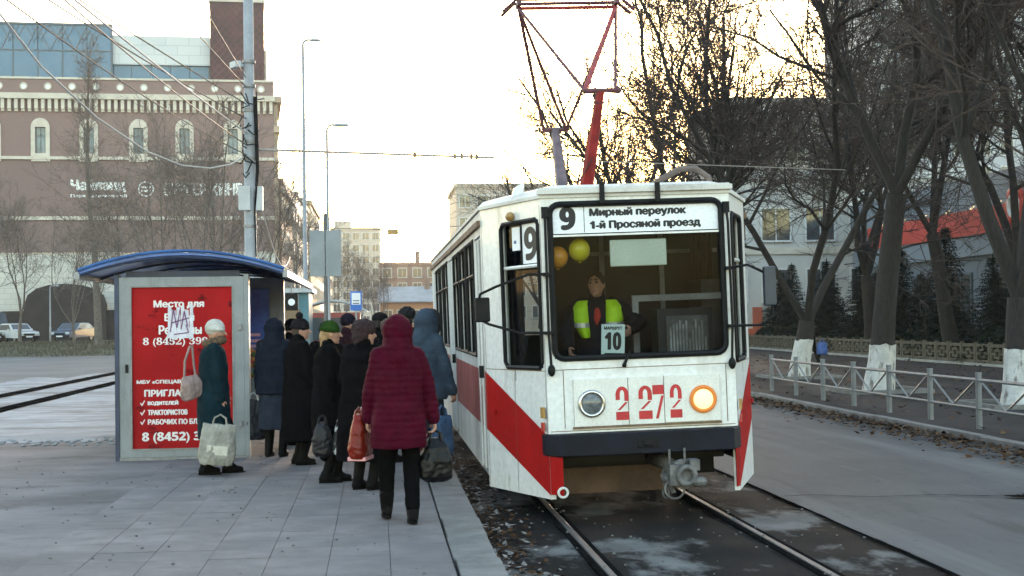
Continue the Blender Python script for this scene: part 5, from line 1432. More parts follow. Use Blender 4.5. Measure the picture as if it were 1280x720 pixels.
        for i, (a, e, w) in enumerate(arms):
            a2 = a + V((-.02 if i else .02, 0, -.0)) * k
            m.cap(a2, e, .075 * k * B_, .067 * k * B_, 14); m.cap(e, w - (w - e).normalized() * .015, .067 * k * B_, .052 * k * B_, 14)
        if hat == 'hood':
            m.ell(hc + V((0, -.022, .012)) * k, (.13 * k, .142 * k, .15 * k), 20, 14, mat=rot)
            m.cap(neck + S(0, -.01, -.05), neck + S(0, -.01, .06), .155 * k, .125 * k, 16)
            m.cap(neck - S(0, 0, .02), hc - S(0, .02, .03), .14 * k, .126 * k, 14)
        elif collar is None:
            m.cap(neck - S(0, 0, .02), neck + S(0, -.01, .05), .085 * k, .078 * k, 14)
        blob(m, 'coat', coat, t, cvox, 4, wrinkle(.009, 9, quilt, pitch))
    if collar is not None:
        m = MB(); m.ring(neck + S(0, .01, .04), (0, -.25, 1), .09 * k, .05 * k, 20, 10)
        blob(m, 'collar', collar, t, .011, 2, lambda p, n: .012 * mnoise.noise(p * 60) + .008 * mnoise.noise(p * 140))
    # headgear and hair
    if hair is not None:
        m = MB(); m.ell(HP(0, -.018, .02), (.084 * k, .096 * k, .11 * k), 18, 12, mat=rot); m.ell(HP(0, -.05, -.05), (.07 * k, .05 * k, .08 * k), 14, 10, mat=rot)
        if extra and extra.get('long'): m.cap(HP(0, -.07, -.03), HP(0, -.075, -.16), .06 * k, .04 * k, 12)
        blob(m, 'hair', hair, t, .011, 1, lambda p, n: .006 * mnoise.noise(V((p.x * 90, p.y * 90, p.z * 20))))
    if hat == 'beanie' or hat == 'pom':
        m = MB(); m.ell(HP(0, -.015, .05), (.092 * k, .108 * k, .1 * k), 20, 14, mat=rot); m.ring(HP(0, -.012, .035), (0, .12, 1), .084 * k, .024 * k, 22, 10)
        hh = blob(m, 'hat', hatm, t, .010, 2, lambda p, n: .004 * math.sin(math.atan2(p.y - hc.y, p.x - hc.x) * 26) + .004 * mnoise.noise(p * 50))
        if hat == 'pom':
            m = MB(); m.ell(HP(0, -.02, .175), (.045 * k, .045 * k, .042 * k), 14, 10); blob(m, 'pompom', hatm, hh, .009, 1, lambda p, n: .012 * mnoise.noise(p * 90))
    elif hat == 'fur':
        m = MB(); m.ell(HP(0, -.018, .055), (.115 * k, .128 * k, .1 * k), 20, 14, mat=rot); m.ell(HP(0, -.05, -.02), (.1 * k, .085 * k, .11 * k), 16, 12, mat=rot)
        blob(m, 'hat', hatm, t, .012, 1, lambda p, n: .014 * mnoise.noise(p * 40) + .009 * mnoise.noise(p * 110))
    elif hat == 'cap':
        m = MB(); m.ell(HP(0, -.01, .05), (.09 * k, .108 * k, .085 * k), 20, 14, mat=rot); m.ell(HP(0, .1, .04), (.07 * k, .055 * k, .012 * k), 14, 8, mat=rot)
        blob(m, 'hat', hatm, t, .010, 2)
    elif hat == 'band':
        m = MB(); m.ring(HP(0, -.012, .045), (0, .1, 1), .083 * k, .03 * k, 24, 10); m.ell(HP(0, -.012, .06), (.088 * k, .102 * k, .085 * k), 18, 12, mat=rot)
        blob(m, 'headband', hatm, t, .010, 2, lambda p, n: .004 * math.sin(p.z * 320))
    elif hat == 'hood' and extra and extra.get('trim'):
        m = MB(); m.ring(hc + rot @ V((0, .06, .015)) * k, rot @ V((0, 1, .1)), .105 * k, .038 * k, 24, 10)
        blob(m, 'fur_trim', extra['trim'], t, .011, 1, lambda p, n: .014 * mnoise.noise(p * 45) + .008 * mnoise.noise(p * 120))
    return t, k, arms

PZ = .205
FR = -PI / 2        # facing right
maroon = cloth('maroon', (.05, .0025, .011), .6, .25, 60)
teal = cloth('teal', (.006, .018, .025), .75, .2, 60)
navyc = cloth('navy', (.009, .012, .021), .6, .2, 60)
slate = cloth('slate', (.036, .052, .077), .65, .2, 60)
denim = cloth('denim', (.024, .03, .045), .85, .3, 150)
person('woman-like figure', (0, 0, 0), 0) if False else None
person('person in a maroon quilted hooded coat seen from behind, carrying bags in both hands', (.17, 11.76, PZ), R(4), 1.655, maroon, .63, 1.04, blacktrs, feet=((-.085, .3), (.1, -.1)), lift=(.0, .02), hands=((-.25, .14, .84), (.31, .06, .8)), quilt=.0065, pitch=.052, vox=.008, cvox=.011, boots=.12, curl=1.0, hint=(.9, -.6, -.2))
person('person in a dark teal coat and white knit hat walking past the red poster', (-1.78, 15.99, PZ), FR + R(8), 1.655, teal, .40, 1.14, blacktrs, feet=((-.07, .16), (.07, -.1)), lift=(0, .01), hands=((-.2, .12, .86), (.22, .08, .74)), hat='beanie', hatm=cloth('white_knit', (.5, .48, .44), .9, .5, 90), collar=furm, vox=.009, boots=.24, curl=1.1, quilt=.004, pitch=.11)
person('person in a dark navy hooded jacket standing at the shelter edge, seen from behind', (-1.25, 17.9, PZ), R(-15), 1.66, navyc, .78, 1.08, None, hands=((-.25, .1, .72), (.26, .14, .86)), quilt=.007, pitch=.09, skirt=(.34, denim), vox=.014, boots=.3)
person('person in a long black coat and black hat with pompom facing the tram', (-.9, 16.83, PZ), FR + R(20), 1.66, blackcoat, .28, 1.16, None, hat='pom', hatm=cloth('black_knit', (.014, .012, .014), .95, .5, 90), hair=M('hair_brown', (.05, .03, .02), .7, .3, 20), vox=.01, boots=.28, hands=((-.22, .2, .9), (.24, .18, .92)), flare=.04, look=R(-20))
person('person with a green knit headband and light hair in a black coat, in profile', (-.5, 14.93, PZ), FR + R(6), 1.63, blackcoat, .5, 1.13, blacktrs, feet=((-.07, .08), (.08, -.04)), hat='band', hatm=cloth('green_knit', (.02, .05, .01), .95, .6, 80), hair=M('hair_fair', (.3, .17, .07), .6, .3, 20), extra={'long': True, 'group': 'passengers waiting at the tram stop'}, vox=.008, boots=.3, hands=((-.24, .16, .75), (.24, .0, .72)), curl=1.2, quilt=.004, pitch=.12)
person('person in a black coat and dark fur hat just left of the maroon coat', (-.13, 14.2, PZ), FR + R(55), 1.63, cloth('black_wool', (.0036, .003, .0038), .95), .30, 1.24, None, hat='fur', hatm=M('fur_dark', (.03, .012, .014), .95, .4, 25, .8, 90), vox=.012, boots=.3, hands=((-.2, .3, 1.12), (.22, .3, 1.1)), flare=.05, look=R(-40))
person('person in a slate blue jacket and black fur trimmed hood by the tram', (.53, 15.6, PZ), R(-48), 1.73, slate, .78, 1.1, denim, hands=((-.25, .1, .8), (.26, .14, .82)), quilt=.005, pitch=.08, extra={'trim': M('fur_black', (.01, .009, .01), .95, .4, 25, .8, 90), 'group': 'passengers waiting at the tram stop'}, vox=.012)
person('person in a black coat and peaked black cap behind the fur hat', (.02, 18.6, PZ), FR + R(15), 1.74, blackcoat, .5, 1.05, blacktrs, hat='cap', hatm=cloth('cap_black', (.012, .011, .012)), hair=M('hair_dark', (.02, .013, .01), .7, .3, 20), vox=.01)
person('person in a dark coat and dark red knit hat at the back of the crowd', (-.4, 19.6, PZ), FR + R(30), 1.72, cloth('coat_plum', (.03, .012, .016)), .5, 1.05, blacktrs, hat='beanie', hatm=cloth('hat_navy', (.018, .014, .024), .95, .5, 90), vox=.013)
person('small figure in a dark jacket between black cap and maroon hood', (.2, 19.9, PZ), FR + R(60), 1.64, navyc, .6, 1.0, blacktrs, hat='beanie', hatm=blackcoat, vox=.011)
person('tall person in a black fur hat and scarf in front of the tram door', (.42, 20.4, PZ), R(-30), 1.8, blackcoat, .5, 1.1, blacktrs, hat='fur', hatm=MATS['fur_black'], vox=.013)
person('person in a black beanie half hidden behind the pompom hat by the shelter post', (-1.15, 19.6, PZ), FR + R(10), 1.66, blackcoat, .5, 1.0, blacktrs, hat='beanie', hatm=blackcoat, vox=.013)
person('dark pedestrian with a blue bag walking behind the first whitewashed trunk at the right', (14.9, 48.5, .14), R(60), 1.7, blackcoat, .7, 1.0, blacktrs, feet=((-.1, .25), (.1, -.25)), vox=.02, cvox=.02, hat='beanie', hatm=blackcoat, extra={'group': None})
person('person in a black jacket mostly hidden behind the green headband', (-.62, 17.9, PZ), R(-25), 1.62, blackcoat, .55, 1.1, blacktrs, hat='beanie', hatm=cloth('hat_navy', 0), vox=.013)
person('bareheaded person in a black jacket right behind the fur hat, turned to the tram', (.12, 16.9, PZ), R(-60), 1.66, blackcoat, .5, 1.14, blacktrs, hat=None, hair=MATS['hair_dark'], vox=.012, hands=((-.2, .3, 1.1), (.2, .32, 1.1)))
# driver, seated
dv, kk, arms_d = person('tram driver in a dark jacket and yellow reflective vest seated behind the windscreen', (0, 0, 0), 0, 1.74, cloth('driver_jacket', (.016, .018, .026), .7), .86, 1.02, blacktrs, feet=((-.12, .5), (.12, .5)), lift=(.0, .0), hands=((-.32, .36, 1.14), (.26, .40, .98)), hat=None, hair=MATS['hair_dark'], vox=.008, curl=.6, boots=.1, lean=.1, look=R(-16), sit=True, extra={'group': None}, hint=(1, -.5, -.5), nod=.02)
dv.matrix_world = tm @ Matrix.Translation((-.2, 1.14, .56)) @ Matrix.Rotation(PI + R(-12), 4, 'Z')
vm = M('vest_yellow', (.5, .8, .015), .6, .05, 4)
m = MB()
for sx in (-1, 1):
    m.eloft([(V((sx * .13, .09, 1.47)), .085, .1), (V((sx * .155, .105, 1.40)), .1, .15), (V((sx * .155, .11, 1.27)), .1, .178), (V((sx * .115, .08, 1.1)), .055, .178)], 16)
blob(m, 'vest', vm, dv, .012, 3)
m = MB()
for sx in (-1, 1): m.eloft([(V((sx * .155, .11, 1.25)), .1, .184), (V((sx * .153, .108, 1.205)), .094, .188)], 16)
m.build('reflective_band', M('vest_silver', (.5, .5, .5), .3, .1, 9, metal=.3), dv)
m = MB(); m.ell((0, .19, 1.3), (.05, .06, .11), 16, 10); m.build('shirt', M('shirt_red', (.4, .03, .02), .8, .2, 9), dv, smooth=True)
dv['group'] = '' ; del dv['group']

# ------------------------------------------------------------------ bags
def bag(name, label, loc, rz, w, d, h, mat, handles=True, hr=.12, style='tote', accents=(), tilt=0.0, hm=None, seed=1, group=None):
    t = thing(name, label, 'bag', loc, rz, group)
    t.rotation_euler = (0, tilt, rz)
    m = MB()
    if style == 'tote': secs = [(V((0, 0, -h)), w * .46, d * .46), (V((0, 0, -h * .8)), w * .53, d * .55), (V((0, 0, -h * .4)), w * .5, d * .5), (V((0, 0, -.02)), w * .46, d * .3), (V((0, 0, 0)), w * .45, d * .26)]
    elif style == 'sack': secs = [(V((0, 0, -h)), w * .3, d * .3), (V((0, 0, -h * .9)), w * .5, d * .5), (V((0, 0, -h * .5)), w * .52, d * .52), (V((0, 0, -h * .2)), w * .36, d * .36), (V((0, 0, 0)), w * .2, d * .16)]
    else: secs = [(V((0, 0, -h)), w * .48, d * .42), (V((0, 0, -h * .75)), w * .52, d * .52), (V((0, 0, -h * .3)), w * .42, d * .42), (V((0, 0, 0)), w * .3, d * .24)]
    m.eloft(secs, 24, sq=3)
    o = blob(m, 'bag_body', mat, t, .011, 3, lambda p, n: .011 * mnoise.noise(V((p.x * 14 + seed, p.y * 14, p.z * 6))) + .007 * mnoise.noise(p * 30))
    if handles:
        for s in (-1, 1):
            m = MB(); m.tube([(w * .2, s * d * .2, -.02), (w * .16, s * d * .12, hr * .6), (.0, s * .012, hr), (-w * .16, s * d * .12, hr * .6), (-w * .2, s * d * .2, -.02)], .011, 6)
            m.build('handle', hm or mat, t)
    return t, o
vinyl = lambda n, c, r=.35: M('bag_' + n, c, r, .2, 7, .3, 35, spec=.2)
def hand_at(loc, rz, hand, h=1.66):
    k = h / 1.70
    p = Matrix.Rotation(rz, 3, 'Z') @ (V(hand) * k)
    return V(loc) + p
p = hand_at((-1.78, 15.99, PZ), FR + R(8), (.22, .08, .74), 1.655)
t, o = bag('tote_bag', 'large off white tote bag held by the person in the teal coat', (p.x - .02, p.y - .02, p.z - .16), R(5), .38, .2, .44, vinyl('white', (.27, .255, .22), .5), hr=.1, tilt=R(6))
m = MB(); m.obox((0, -.105, -.28), (.22, .004, .1)); m.build('print', M('print_beige', (.5, .47, .4), .5, .2, 9), t)
t, o = bag('shoulder_bag', 'pinkish beige handbag on the shoulder of the person in the teal coat', (-2.02, 15.82, PZ + 1.08), R(25), .27, .15, .25, vinyl('beige', (.22, .155, .145)), handles=False, style='hand', tilt=R(-14))
m = MB(); m.tube([(-.06, 0, -.02), (.0, .02, .16), (.1, .04, .3), (.14, .08, .3), (.1, .06, .1), (.07, 0, -.02)], .013, 6); m.build('strap', vinyl('beige', 0), t)
p = hand_at((.17, 11.76, PZ), R(4), (.31, .06, .8), 1.655)
t, o = bag('shopping_bag', 'black plastic carrier bag hanging from the right hand of the maroon coat', (p.x + .0, p.y + .03, p.z - .1), R(12), .27, .2, .36, vinyl('black', (.004, .004, .005), .3), hr=.06, style='sack')
t, o = bag('shopping_bag', 'pink and white bag hanging between maroon coat and black carrier bag', (p.x - .12, p.y + .22, p.z - .04), R(70), .2, .13, .26, vinyl('pink', (.5, .16, .16), .5), hr=.04)
m = MB(); m.bx(-.1, .1, .052, .058, -.2, -.12); m.bx(-.1, .1, -.07, -.064, -.2, -.12); m.build('stripe', M('stripe_white', (.6, .58, .57), .6, .1, 9), t)
p = hand_at((.17, 11.76, PZ), R(4), (-.25, .14, .84), 1.655)
t, o = bag('handbag', 'glossy orange red handbag at the left side of the maroon coat', (p.x - .06, p.y + .1, p.z + .06), R(75), .32, .16, .36, vinyl('orange', (.14, .009, .004), .3), hr=.05, seed=4, style='hand')
m = MB(); m.bx(-.13, .13, -.075, .075, -.375, -.345); m.build('base_band', M('band_pink', (.55, .25, .25), .5, .1, 9), t)
p = hand_at((-.5, 14.93, PZ), FR + R(6), (.24, .0, .72), 1.63)
t, o = bag('shopping_bag', 'black and white patterned bag hanging beside the person with the green headband', (p.x + .14, p.y - .02, p.z - .04), R(8), .17, .12, .36, add_stains(vinyl('pattern', (.018, .018, .02), .4), (.5, .5, .5), 13, .52, .55, (1, 1, .7), 1, 4, 2, False), hr=.05, tilt=R(8))
t, o = bag('shopping_bag', 'dull grey plastic bag hanging left of the patterned one', (p.x - .08, p.y - .04, p.z - .05), R(-5), .2, .14, .36, vinyl('grey', (.014, .014, .017), .35), hr=.06, style='sack', seed=7)
p = hand_at((-1.25, 17.9, PZ), R(-15), (-.25, .1, .72), 1.66)
t, o = bag('handbag', 'black bag with white trim at the left side of the navy hooded jacket', (p.x - .06, p.y - .06, p.z - .0), R(10), .28, .16, .5, vinyl('dark', (.014, .015, .022), .4), hr=.08, hm=M('strap_white', (.5, .5, .5), .6, .1, 9))
p = hand_at((-1.25, 17.9, PZ), R(-15), (.26, .14, .86), 1.66)
t, o = bag('handbag', 'small dark grey handbag on the right arm of the navy hooded jacket', (p.x + .02, p.y - .12, p.z + .1), R(-5), .26, .13, .2, vinyl('charcoal', (.03, .03, .034), .35), hr=.08)
t, o = bag('shopping_bag', 'blue bag just right of the black carrier bag by the tram side', (.66, 14.9, PZ + .66), R(20), .22, .16, .4, vinyl('blue', (.03, .06, .12), .5), hr=.1)
t, o = bag('handbag', 'dark blue bag poking in at the left edge over the plaza', (-5.42, 20.9, PZ + 1.18), R(30), .42, .3, .3, vinyl('navy', (.015, .017, .035), .4), hr=.1) if False else (None, None)
t, o = bag('shopping_bag', 'blue bag carried by the dark pedestrian behind the first trunk', (15.2, 48.2, .14 + .75), 0, .35, .25, .4, vinyl('bright', (.05, .1, .3), .4))
# passer-by cut by the left frame edge
person('person in a dark navy coat entering at the left edge, only an elbow in view', (-6.06, 22.4, PZ), FR + R(10), 1.62, navyc, .6, 1.05, blacktrs, feet=((-.09, .2), (.09, -.15)), vox=.02, cvox=.018, hat='beanie', hatm=blackcoat, hands=((-.2, .2, .9), (.24, .30, .95)), extra={'group': None}, glove=blackcoat)

# ------------------------------------------------------------------ parked cars in front of the shopping centre
tyre = M('tyre', (.015, .015, .016), .8, .2, 9)
whl = MB(); whl.ring((0, 0, 0), (1, 0, 0), .25, .085, 22, 10); wh_t = whl.mesh('tyre', tyre, True)
whl = MB(); whl.disc((-.06, 0, 0), (1, 0, 0), .2, .12, 16); wh_r = whl.mesh('rim', M('rim', (.35, .35, .36), .35, .1, 5, metal=.8))
carglass = M('car_glass', (.02, .025, .03), .05, .2, 2, spec=.9)
def car(label, loc, rz, paint, L=4.1, W=1.7, H=1.48, van=False):
    t = thing('parked_car', label, 'car' if not van else 'van', loc, rz, 'cars parked before the shopping centre')
    hw = W / 2
    prof = [(-L / 2, .35), (-L / 2 - .02, .62), (-L / 2 + .1, .82), (-L * .24, .95), (-L * .09, H - .04), (0, H), (L * .25, H - .02), (L * .42, H * .72), (L / 2 - .03, .85), (L / 2, .4)]
    if van: prof = [(-L / 2, .35), (-L / 2 - .02, .8), (-L / 2 + .3, 1.05), (-L * .3, H - .1), (-L * .2, H), (L * .45, H), (L / 2, H - .2), (L / 2, .4)]
    m = MB()
    for (y0, z0), (y1, z1) in zip(prof, prof[1:]):
        a0, a1 = hw * (1 - .16 * max(0, (z0 - .9)) / .6), hw * (1 - .16 * max(0, (z1 - .9)) / .6)
        m.add([(-a0, y0, z0), (a0, y0, z0), (a1, y1, z1), (-a1, y1, z1)], [(0, 1, 2, 3)])
    for s in (-1, 1):
        m.add([(s * hw * (1 - .16 * max(0, (z - .9)) / .6), y, z) for y, z in prof], [tuple(range(len(prof)))])
    m.add([(-hw, -L / 2, .35), (hw, -L / 2, .35), (hw, L / 2, .4), (-hw, L / 2, .4)], [(0, 1, 2, 3)])
    bo = m.build('body', paint, t)
    (y0, z0), (y1, z1) = prof[3], prof[4]
    if van: (y0, z0), (y1, z1) = prof[2], prof[3]
    m = MB(); a = hw * .86
    f0, f1 = .12, .92
    m.add([(-a, y0 + (y1 - y0) * f0, z0 + (z1 - z0) * f0 + .012), (a, y0 + (y1 - y0) * f0, z0 + (z1 - z0) * f0 + .012), (a * .9, y0 + (y1 - y0) * f1, z0 + (z1 - z0) * f1 + .012), (-a * .9, y0 + (y1 - y0) * f1, z0 + (z1 - z0) * f1 + .012)], [(0, 1, 2, 3)])
    m.build('windscreen', carglass, t)
    for s in (-1, 1):
        m = MB(); zz = .98; ht = H - .1
        m.add([(s * (hw * (1 - .16 * (zz - .9) / .6) + .008), y, zz) for y in (y0 + .25, L * .36)] + [(s * (hw * (1 - .16 * (ht - .9) / .6) + .008), y, ht) for y in (L * .27, y1 + .1)], [(0, 1, 2, 3)])
        m.build('side_window', carglass, t)
        m = MB(); m.ell((s * hw * .74, -L / 2 - .0, .68), (.19, .06, .1), 12, 8); m.build('headlight', M('headlamp_glass', (.5, .52, .55), .1, .1, 9), t, smooth=True)
        m = MB(); m.obox((s * (hw + .09), y0 + .4, 1.0), (.16, .1, .12)); m.build('mirror', paint, t)
        for y in (-L * .31, L * .3):
            w = place(wh_t, 'wheel', t, loc=(s * (hw - .1), y, .335)); place(wh_r, 'rim', w)
    m = MB(); m.bx(-hw * .5, hw * .5, -L / 2 - .05, -L / 2, .55, .7); m.build('grille', black, t)
    m = MB(); m.bx(-.26, .26, -L / 2 - .06, -L / 2 - .03, .4, .51); m.build('number_plate', sign_white, t)
    m = MB(); m.bx(-hw * .98, hw * .98, -L / 2 - .04, -L / 2 + .1, .3, .53); m.build('front_bumper', black, t)
    return t
cp = lambda n, c: M('paint_' + n, c, .25, .06, 3, coat=.6)
car('dark blue hatchback parked nose outward in front of the dark arched entrance', (-23.2, 113.5, .56), R(-18), cp('blue', (.06, .09, .15)))
car('white hatchback parked left of the dark blue one', (-27.6, 114.0, .56), R(40), cp('white', (.55, .55, .55)))
car('grey green car at the left photo edge', (-30.6, 113.6, .56), R(70), cp('sage', (.2, .22, .2)))
car('white car just left of the shelter, only its bonnet in view', (-17.8, 113.6, .56), R(80), cp('silver', (.45, .46, .47)))
car('dark van behind the grey green car at the left edge', (-30.9, 118.5, .56), R(35), cp('black', (.02, .02, .025)), 5.2, 2.0, 2.5, True)
car('dark car standing far off on the street behind the crowd', (-3.3, 76, .2), R(5), cp('grey', (.1, .1, .11)))

# ------------------------------------------------------------------ trees
bark = M('bark_dark', (.019, .015, .013), .95, .35, 9, .8, 40, stretch=(3, 3, .6))
twig_m = M('twig_brown', (.045, .03, .025), .9, .3, 4)
wash = M('whitewash', (.46, .45, .43), .85, .12, 6, .5, 30)
add_stains(wash, (.12, .1, .085), 5, .54, .64, (1.4, 1.4, .5), .9, 3, 6, False)
bark_l = M('bark_grey', (.12, .1, .085), .95, .3, 9, .5, 40)
twig_l = M('twig_grey', (.13, .1, .085), .9, .3, 4)
def grow(seed, H, r0, fork, nlimb, spread, levels=3, dens=1.0, up=.35, n3=7, limb_l=None, poplar=False, lim_r=.46):
    """bare broadleaf tree: returns trunk builder, limb builder, twig builder"""
    r = random.Random(seed)
    trunk, limbs, twigs = MB(), MB(), MB()
    def path(p, d, L, r0, r1, n, wob, up):
        pts, rs = [p.copy()], [r0]
        for i in range(n):
            d = (d + V((r.gauss(0, wob), r.gauss(0, wob), r.gauss(0, wob * .6) + up / n))).normalized()
            p = p + d * (L / n)
            pts.append(p.copy()); rs.append(r0 + (r1 - r0) * (i + 1) / n)
        return pts, rs, d
    def at(pts, f):
        x = f * (len(pts) - 1); i = min(int(x), len(pts) - 2)
        return pts[i].lerp(pts[i + 1], x - i), (pts[i + 1] - pts[i]).normalized()
    FL = (.028, .016, .0108, .008)
    def branch(p, d, L, rad, lev):
        rad = max(rad, FL[min(lev, 3)])
        n = (7, 5, 4, 3)[min(lev, 3)]
        pts, rs, dd = path(p, d, L, rad, max(rad * .35, FL[min(lev, 3)] * .7), n, (.13, .2, .25, .3)[min(lev, 3)], up * (1, .8, .5, .2)[min(lev, 3)])
        (limbs if lev < 2 else twigs).tube(pts, rs, (7, 5, 3, 3)[min(lev, 3)], cap=False)
        if lev >= levels: return
        k = int((10, 9, 8, 0)[lev] * dens + r.random()) if lev < 2 else int(n3 * dens + r.random())
        for j in range(k):
            f = r.uniform(.22 if lev == 0 else .12, 1.0)
            q, t = at(pts, f)
            a = r.uniform(.45, 1.15); ph = r.uniform(0, 2 * PI)
            o = t.orthogonal().normalized(); o2 = t.cross(o)
            nd = (t * math.cos(a) + (o * math.cos(ph) + o2 * math.sin(ph)) * math.sin(a)).normalized()
            rr = (rad + (max(rad * .35, .0035) - rad) * f) * r.uniform(.35, .6)
            branch(q, nd, L * (1 - .45 * f) * r.uniform(.36, .68), rr, lev + 1)
    if poplar:
        pts, rs, d = path(V((0, 0, -.2)), V((0, 0, 1)), H, r0, .02, 14, .03, .3)
        trunk.tube(pts, rs, 8, cap=False)
        for j in range(int(46 * dens)):
            f = r.uniform(.12, .98); q, t = at(pts, f)
            ph = r.uniform(0, 2 * PI); a = r.uniform(.25, .5)
            branch(q, V((math.cos(ph) * math.sin(a), math.sin(ph) * math.sin(a), math.cos(a))), H * .2 * (1.15 - f) + .8, .035 * (1.2 - f), 1)
        return trunk, limbs, twigs, (pts, rs)
    n = 5
    pts, rs, d = path(V((0, 0, -.2)), V((r.gauss(0, .05), r.gauss(0, .05), 1)), fork + .2, r0 * 1.12, r0 * .85, n, .04, .1)
    rs[0] = r0 * 1.45; rs[1] = r0 * 1.1
    trunk.tube(pts, rs, 14, cap=False)
    a0 = r.uniform(0, 2 * PI)
    for j in range(nlimb):
        ph = a0 + 2 * PI * j / nlimb + r.uniform(-.4, .4)
        a = spread * r.uniform(.6, 1.15)
        dd = V((math.cos(ph) * math.sin(a), math.sin(ph) * math.sin(a), math.cos(a)))
        q = pts[-1] + V((0, 0, -.15 * j / nlimb))
        branch(q, dd, (limb_l or (H - fork)) * r.uniform(.85, 1.1), r0 * lim_r * r.uniform(.85, 1.15), 0)
    return trunk, limbs, twigs, (pts, rs)
def tree(label, variant, loc, rz, sc=1.0, washed=1.15, group=None, name='bare_tree', lean=(0, 0)):
    tm_, lm_, wm_, (tp, trs) = variant
    t = thing(name, label, 'tree', loc, rz, group)
    t.scale = (sc, sc, sc)
    t.rotation_euler = (lean[0], lean[1], rz)
    tr = place(tm_, 'trunk', t); place(lm_, 'limbs', t); place(wm_, 'crown', t)
    if washed:
        m = MB(); z = washed / sc
        def on(h):
            for (p, q), (r1, r2) in zip(zip(tp, tp[1:]), zip(trs, trs[1:])):
                if q.z >= h:
                    f = (h - p.z) / (q.z - p.z); return p.lerp(q, f), r1 + (r2 - r1) * f
            return tp[-1], trs[-1]
        n = 14; rng = []
        for i in range(7):
            h = -.1 + (z + .1) * i / 6
            c, rr = on(h); rr = rr * 1.0 + .02
            rng.append([c + V((rr * math.cos(2 * PI * j / n), rr * math.sin(2 * PI * j / n), .05 * mnoise.noise(V((j * 1.3, sc * 9, 0))) if i == 6 else 0)) for j in range(n)])
        m.loft(rng, cap=False); m.build('whitewash', wash, tr, smooth=True)
    return t
def variant(seed, H, r0, fork, nl, spread, bm=bark, tw=twig_m, **kw):
    a, b, c, p = grow(seed, H, r0, fork, nl, spread, **kw)
    return (a.mesh('trunk', bm, True), b.mesh('limbs', bm, True), c.mesh('crown', tw), p)
VA = variant(21, 12.5, .29, 1.9, 4, .5, lim_r=.5, n3=9, dens=1.35, up=.5)
VB = variant(5, 13.5, .25, 4.4, 3, .4, n3=9, dens=1.4, up=.6)
VC = variant(33, 12.0, .24, 1.5, 3, .62, n3=9, dens=1.35, up=.55)
VD = variant(48, 13.0, .28, 3.0, 4, .5, n3=9, dens=1.35, up=.4)
VE = variant(57, 12.5, .24, 2.4, 4, .55, n3=6, dens=1.0, up=.45)
G = 'bare whitewashed trees along the right pavement'
for lab, v, x, y, rz, sc in (
        ('thick whitewashed tree at the right photo edge', VA, 11.75, 25.4, .3, 1.05), ('whitewashed straight tree behind the middle of the white railing', VB, 11.0, 31.0, 1.0, 1.0),
        ('whitewashed forked tree closest to the right side of the tram', VC, 11.5, 38.6, 2.2, 1.05), ('bare tree just behind the tram front, its crown over the roof', VD, 11.3, 46, .5, 1.0),
        ('bare tree second behind the tram, its crown beside the pantograph', VA, 11.6, 54, 2.0, 1.05), ('bare tree third behind the tram, seen between the pantograph arms', VE, 11.2, 62, 4.0, 1.05),
        ('bare tree fourth behind the tram at the left of the pantograph', VE, 11.4, 71, 1.4, 1.0), ('smallest bare tree of the row over the tram roof', VE, 11.2, 83, 3.0, .95),
        ('bare tree at the far end of the row, low over the tram roof edge', VE, 11.0, 97, 5.0, .95), ('bare tree in the garden behind the red fascia', VB, 20.4, 49.5, 5.4, 1.05),
        ('bare tree in the garden in front of the white building', VD, 20.4, 58, 3.3, 1.1), ('tall bare tree in the garden right of the spruces', VD, 20.5, 44.5, 1.9, 1.1), ('bare tree in the garden behind the concrete fence near the white building', VC, 20.8, 80, 1.2, 1.2)):
    tree(lab, v, (x, y, .12), rz, sc, 1.05 if x < 19 else 0, G)
# pale edging round the tree pits
em = MB()
for a in ((-.95, .95, -.95, -.85), (-.95, .95, .85, .95), (-.95, -.85, -.85, .85), (.85, .95, -.85, .85)): em.bx(*a, 0, .09)
eme = em.mesh('kerb', kerbm)
for lab, x, y in (('pale square kerb round the thick tree at the right edge', 11.75, 25.4), ('pale square kerb round the middle whitewashed tree', 11.0, 31.0), ('pale square kerb round the tree beside the tram', 11.5, 38.6)):
    t = thing('tree_pit_edging', lab, 'tree pit', (x, y, .12), 0, 'square kerbs round the trees')
    place(eme, 'kerb', t)
    q = MB(); q.bx(-.85, .85, -.85, .85, .0, .03); q.build('soil', soil, t)
# trees in front of the shopping centre
PA_ = variant(71, 20.5, .26, 2, 0, 0, bark_l, twig_l, poplar=True, dens=1.0, n3=4, levels=3)
PB_ = variant(72, 10.5, .13, 2.2, 4, .3, bark_l, twig_l, dens=1.0, up=.7, n3=4)
PC_ = variant(73, 9.0, .1, 1.4, 5, .35, bark_l, twig_l, dens=.9, up=.7, n3=4)
GL = 'bare trees before the shopping centre'
tree('tallest slender poplar before the shopping centre, reaching above its roof', PA_, (-18.6, 99, .5), .4, 1.05, 0, GL, 'poplar_tree')
for lab, v, x, y, rz, sc in (('bare young tree at the left edge before the shopping centre', PB_, -26.8, 103, 1, .9), ('bare young tree behind the white hatchback', PB_, -25.6, 107, 2.6, .95), ('thin bare tree before the dark arched entrance', PC_, -21.4, 105, .3, 1.0),
        ('bare tree rising just left of the shelter roof', PC_, -15.6, 92, 3, 1.15), ('bare tree rising above the middle of the shelter roof', PB_, -12.6, 88, .8, 1.15), ('bare tree above the right part of the shelter roof', PC_, -9.9, 82, 2.1, 1.35), ('bare bushy tree left of the line pole', PB_, -8.4, 76, 4.2, 1.05),
        ('bare tree between line pole and tallest street lamp', PC_, -6.3, 84, 5.1, 1.2), ('bare tree beside the grey sign backs', PB_, -5.6, 110, 5.8, .9)):
    tree(lab, v, (x, y, .45 if y > 88 else .1), rz, sc, 0, GL)
GE = 'small bare trees at the far end of the street'
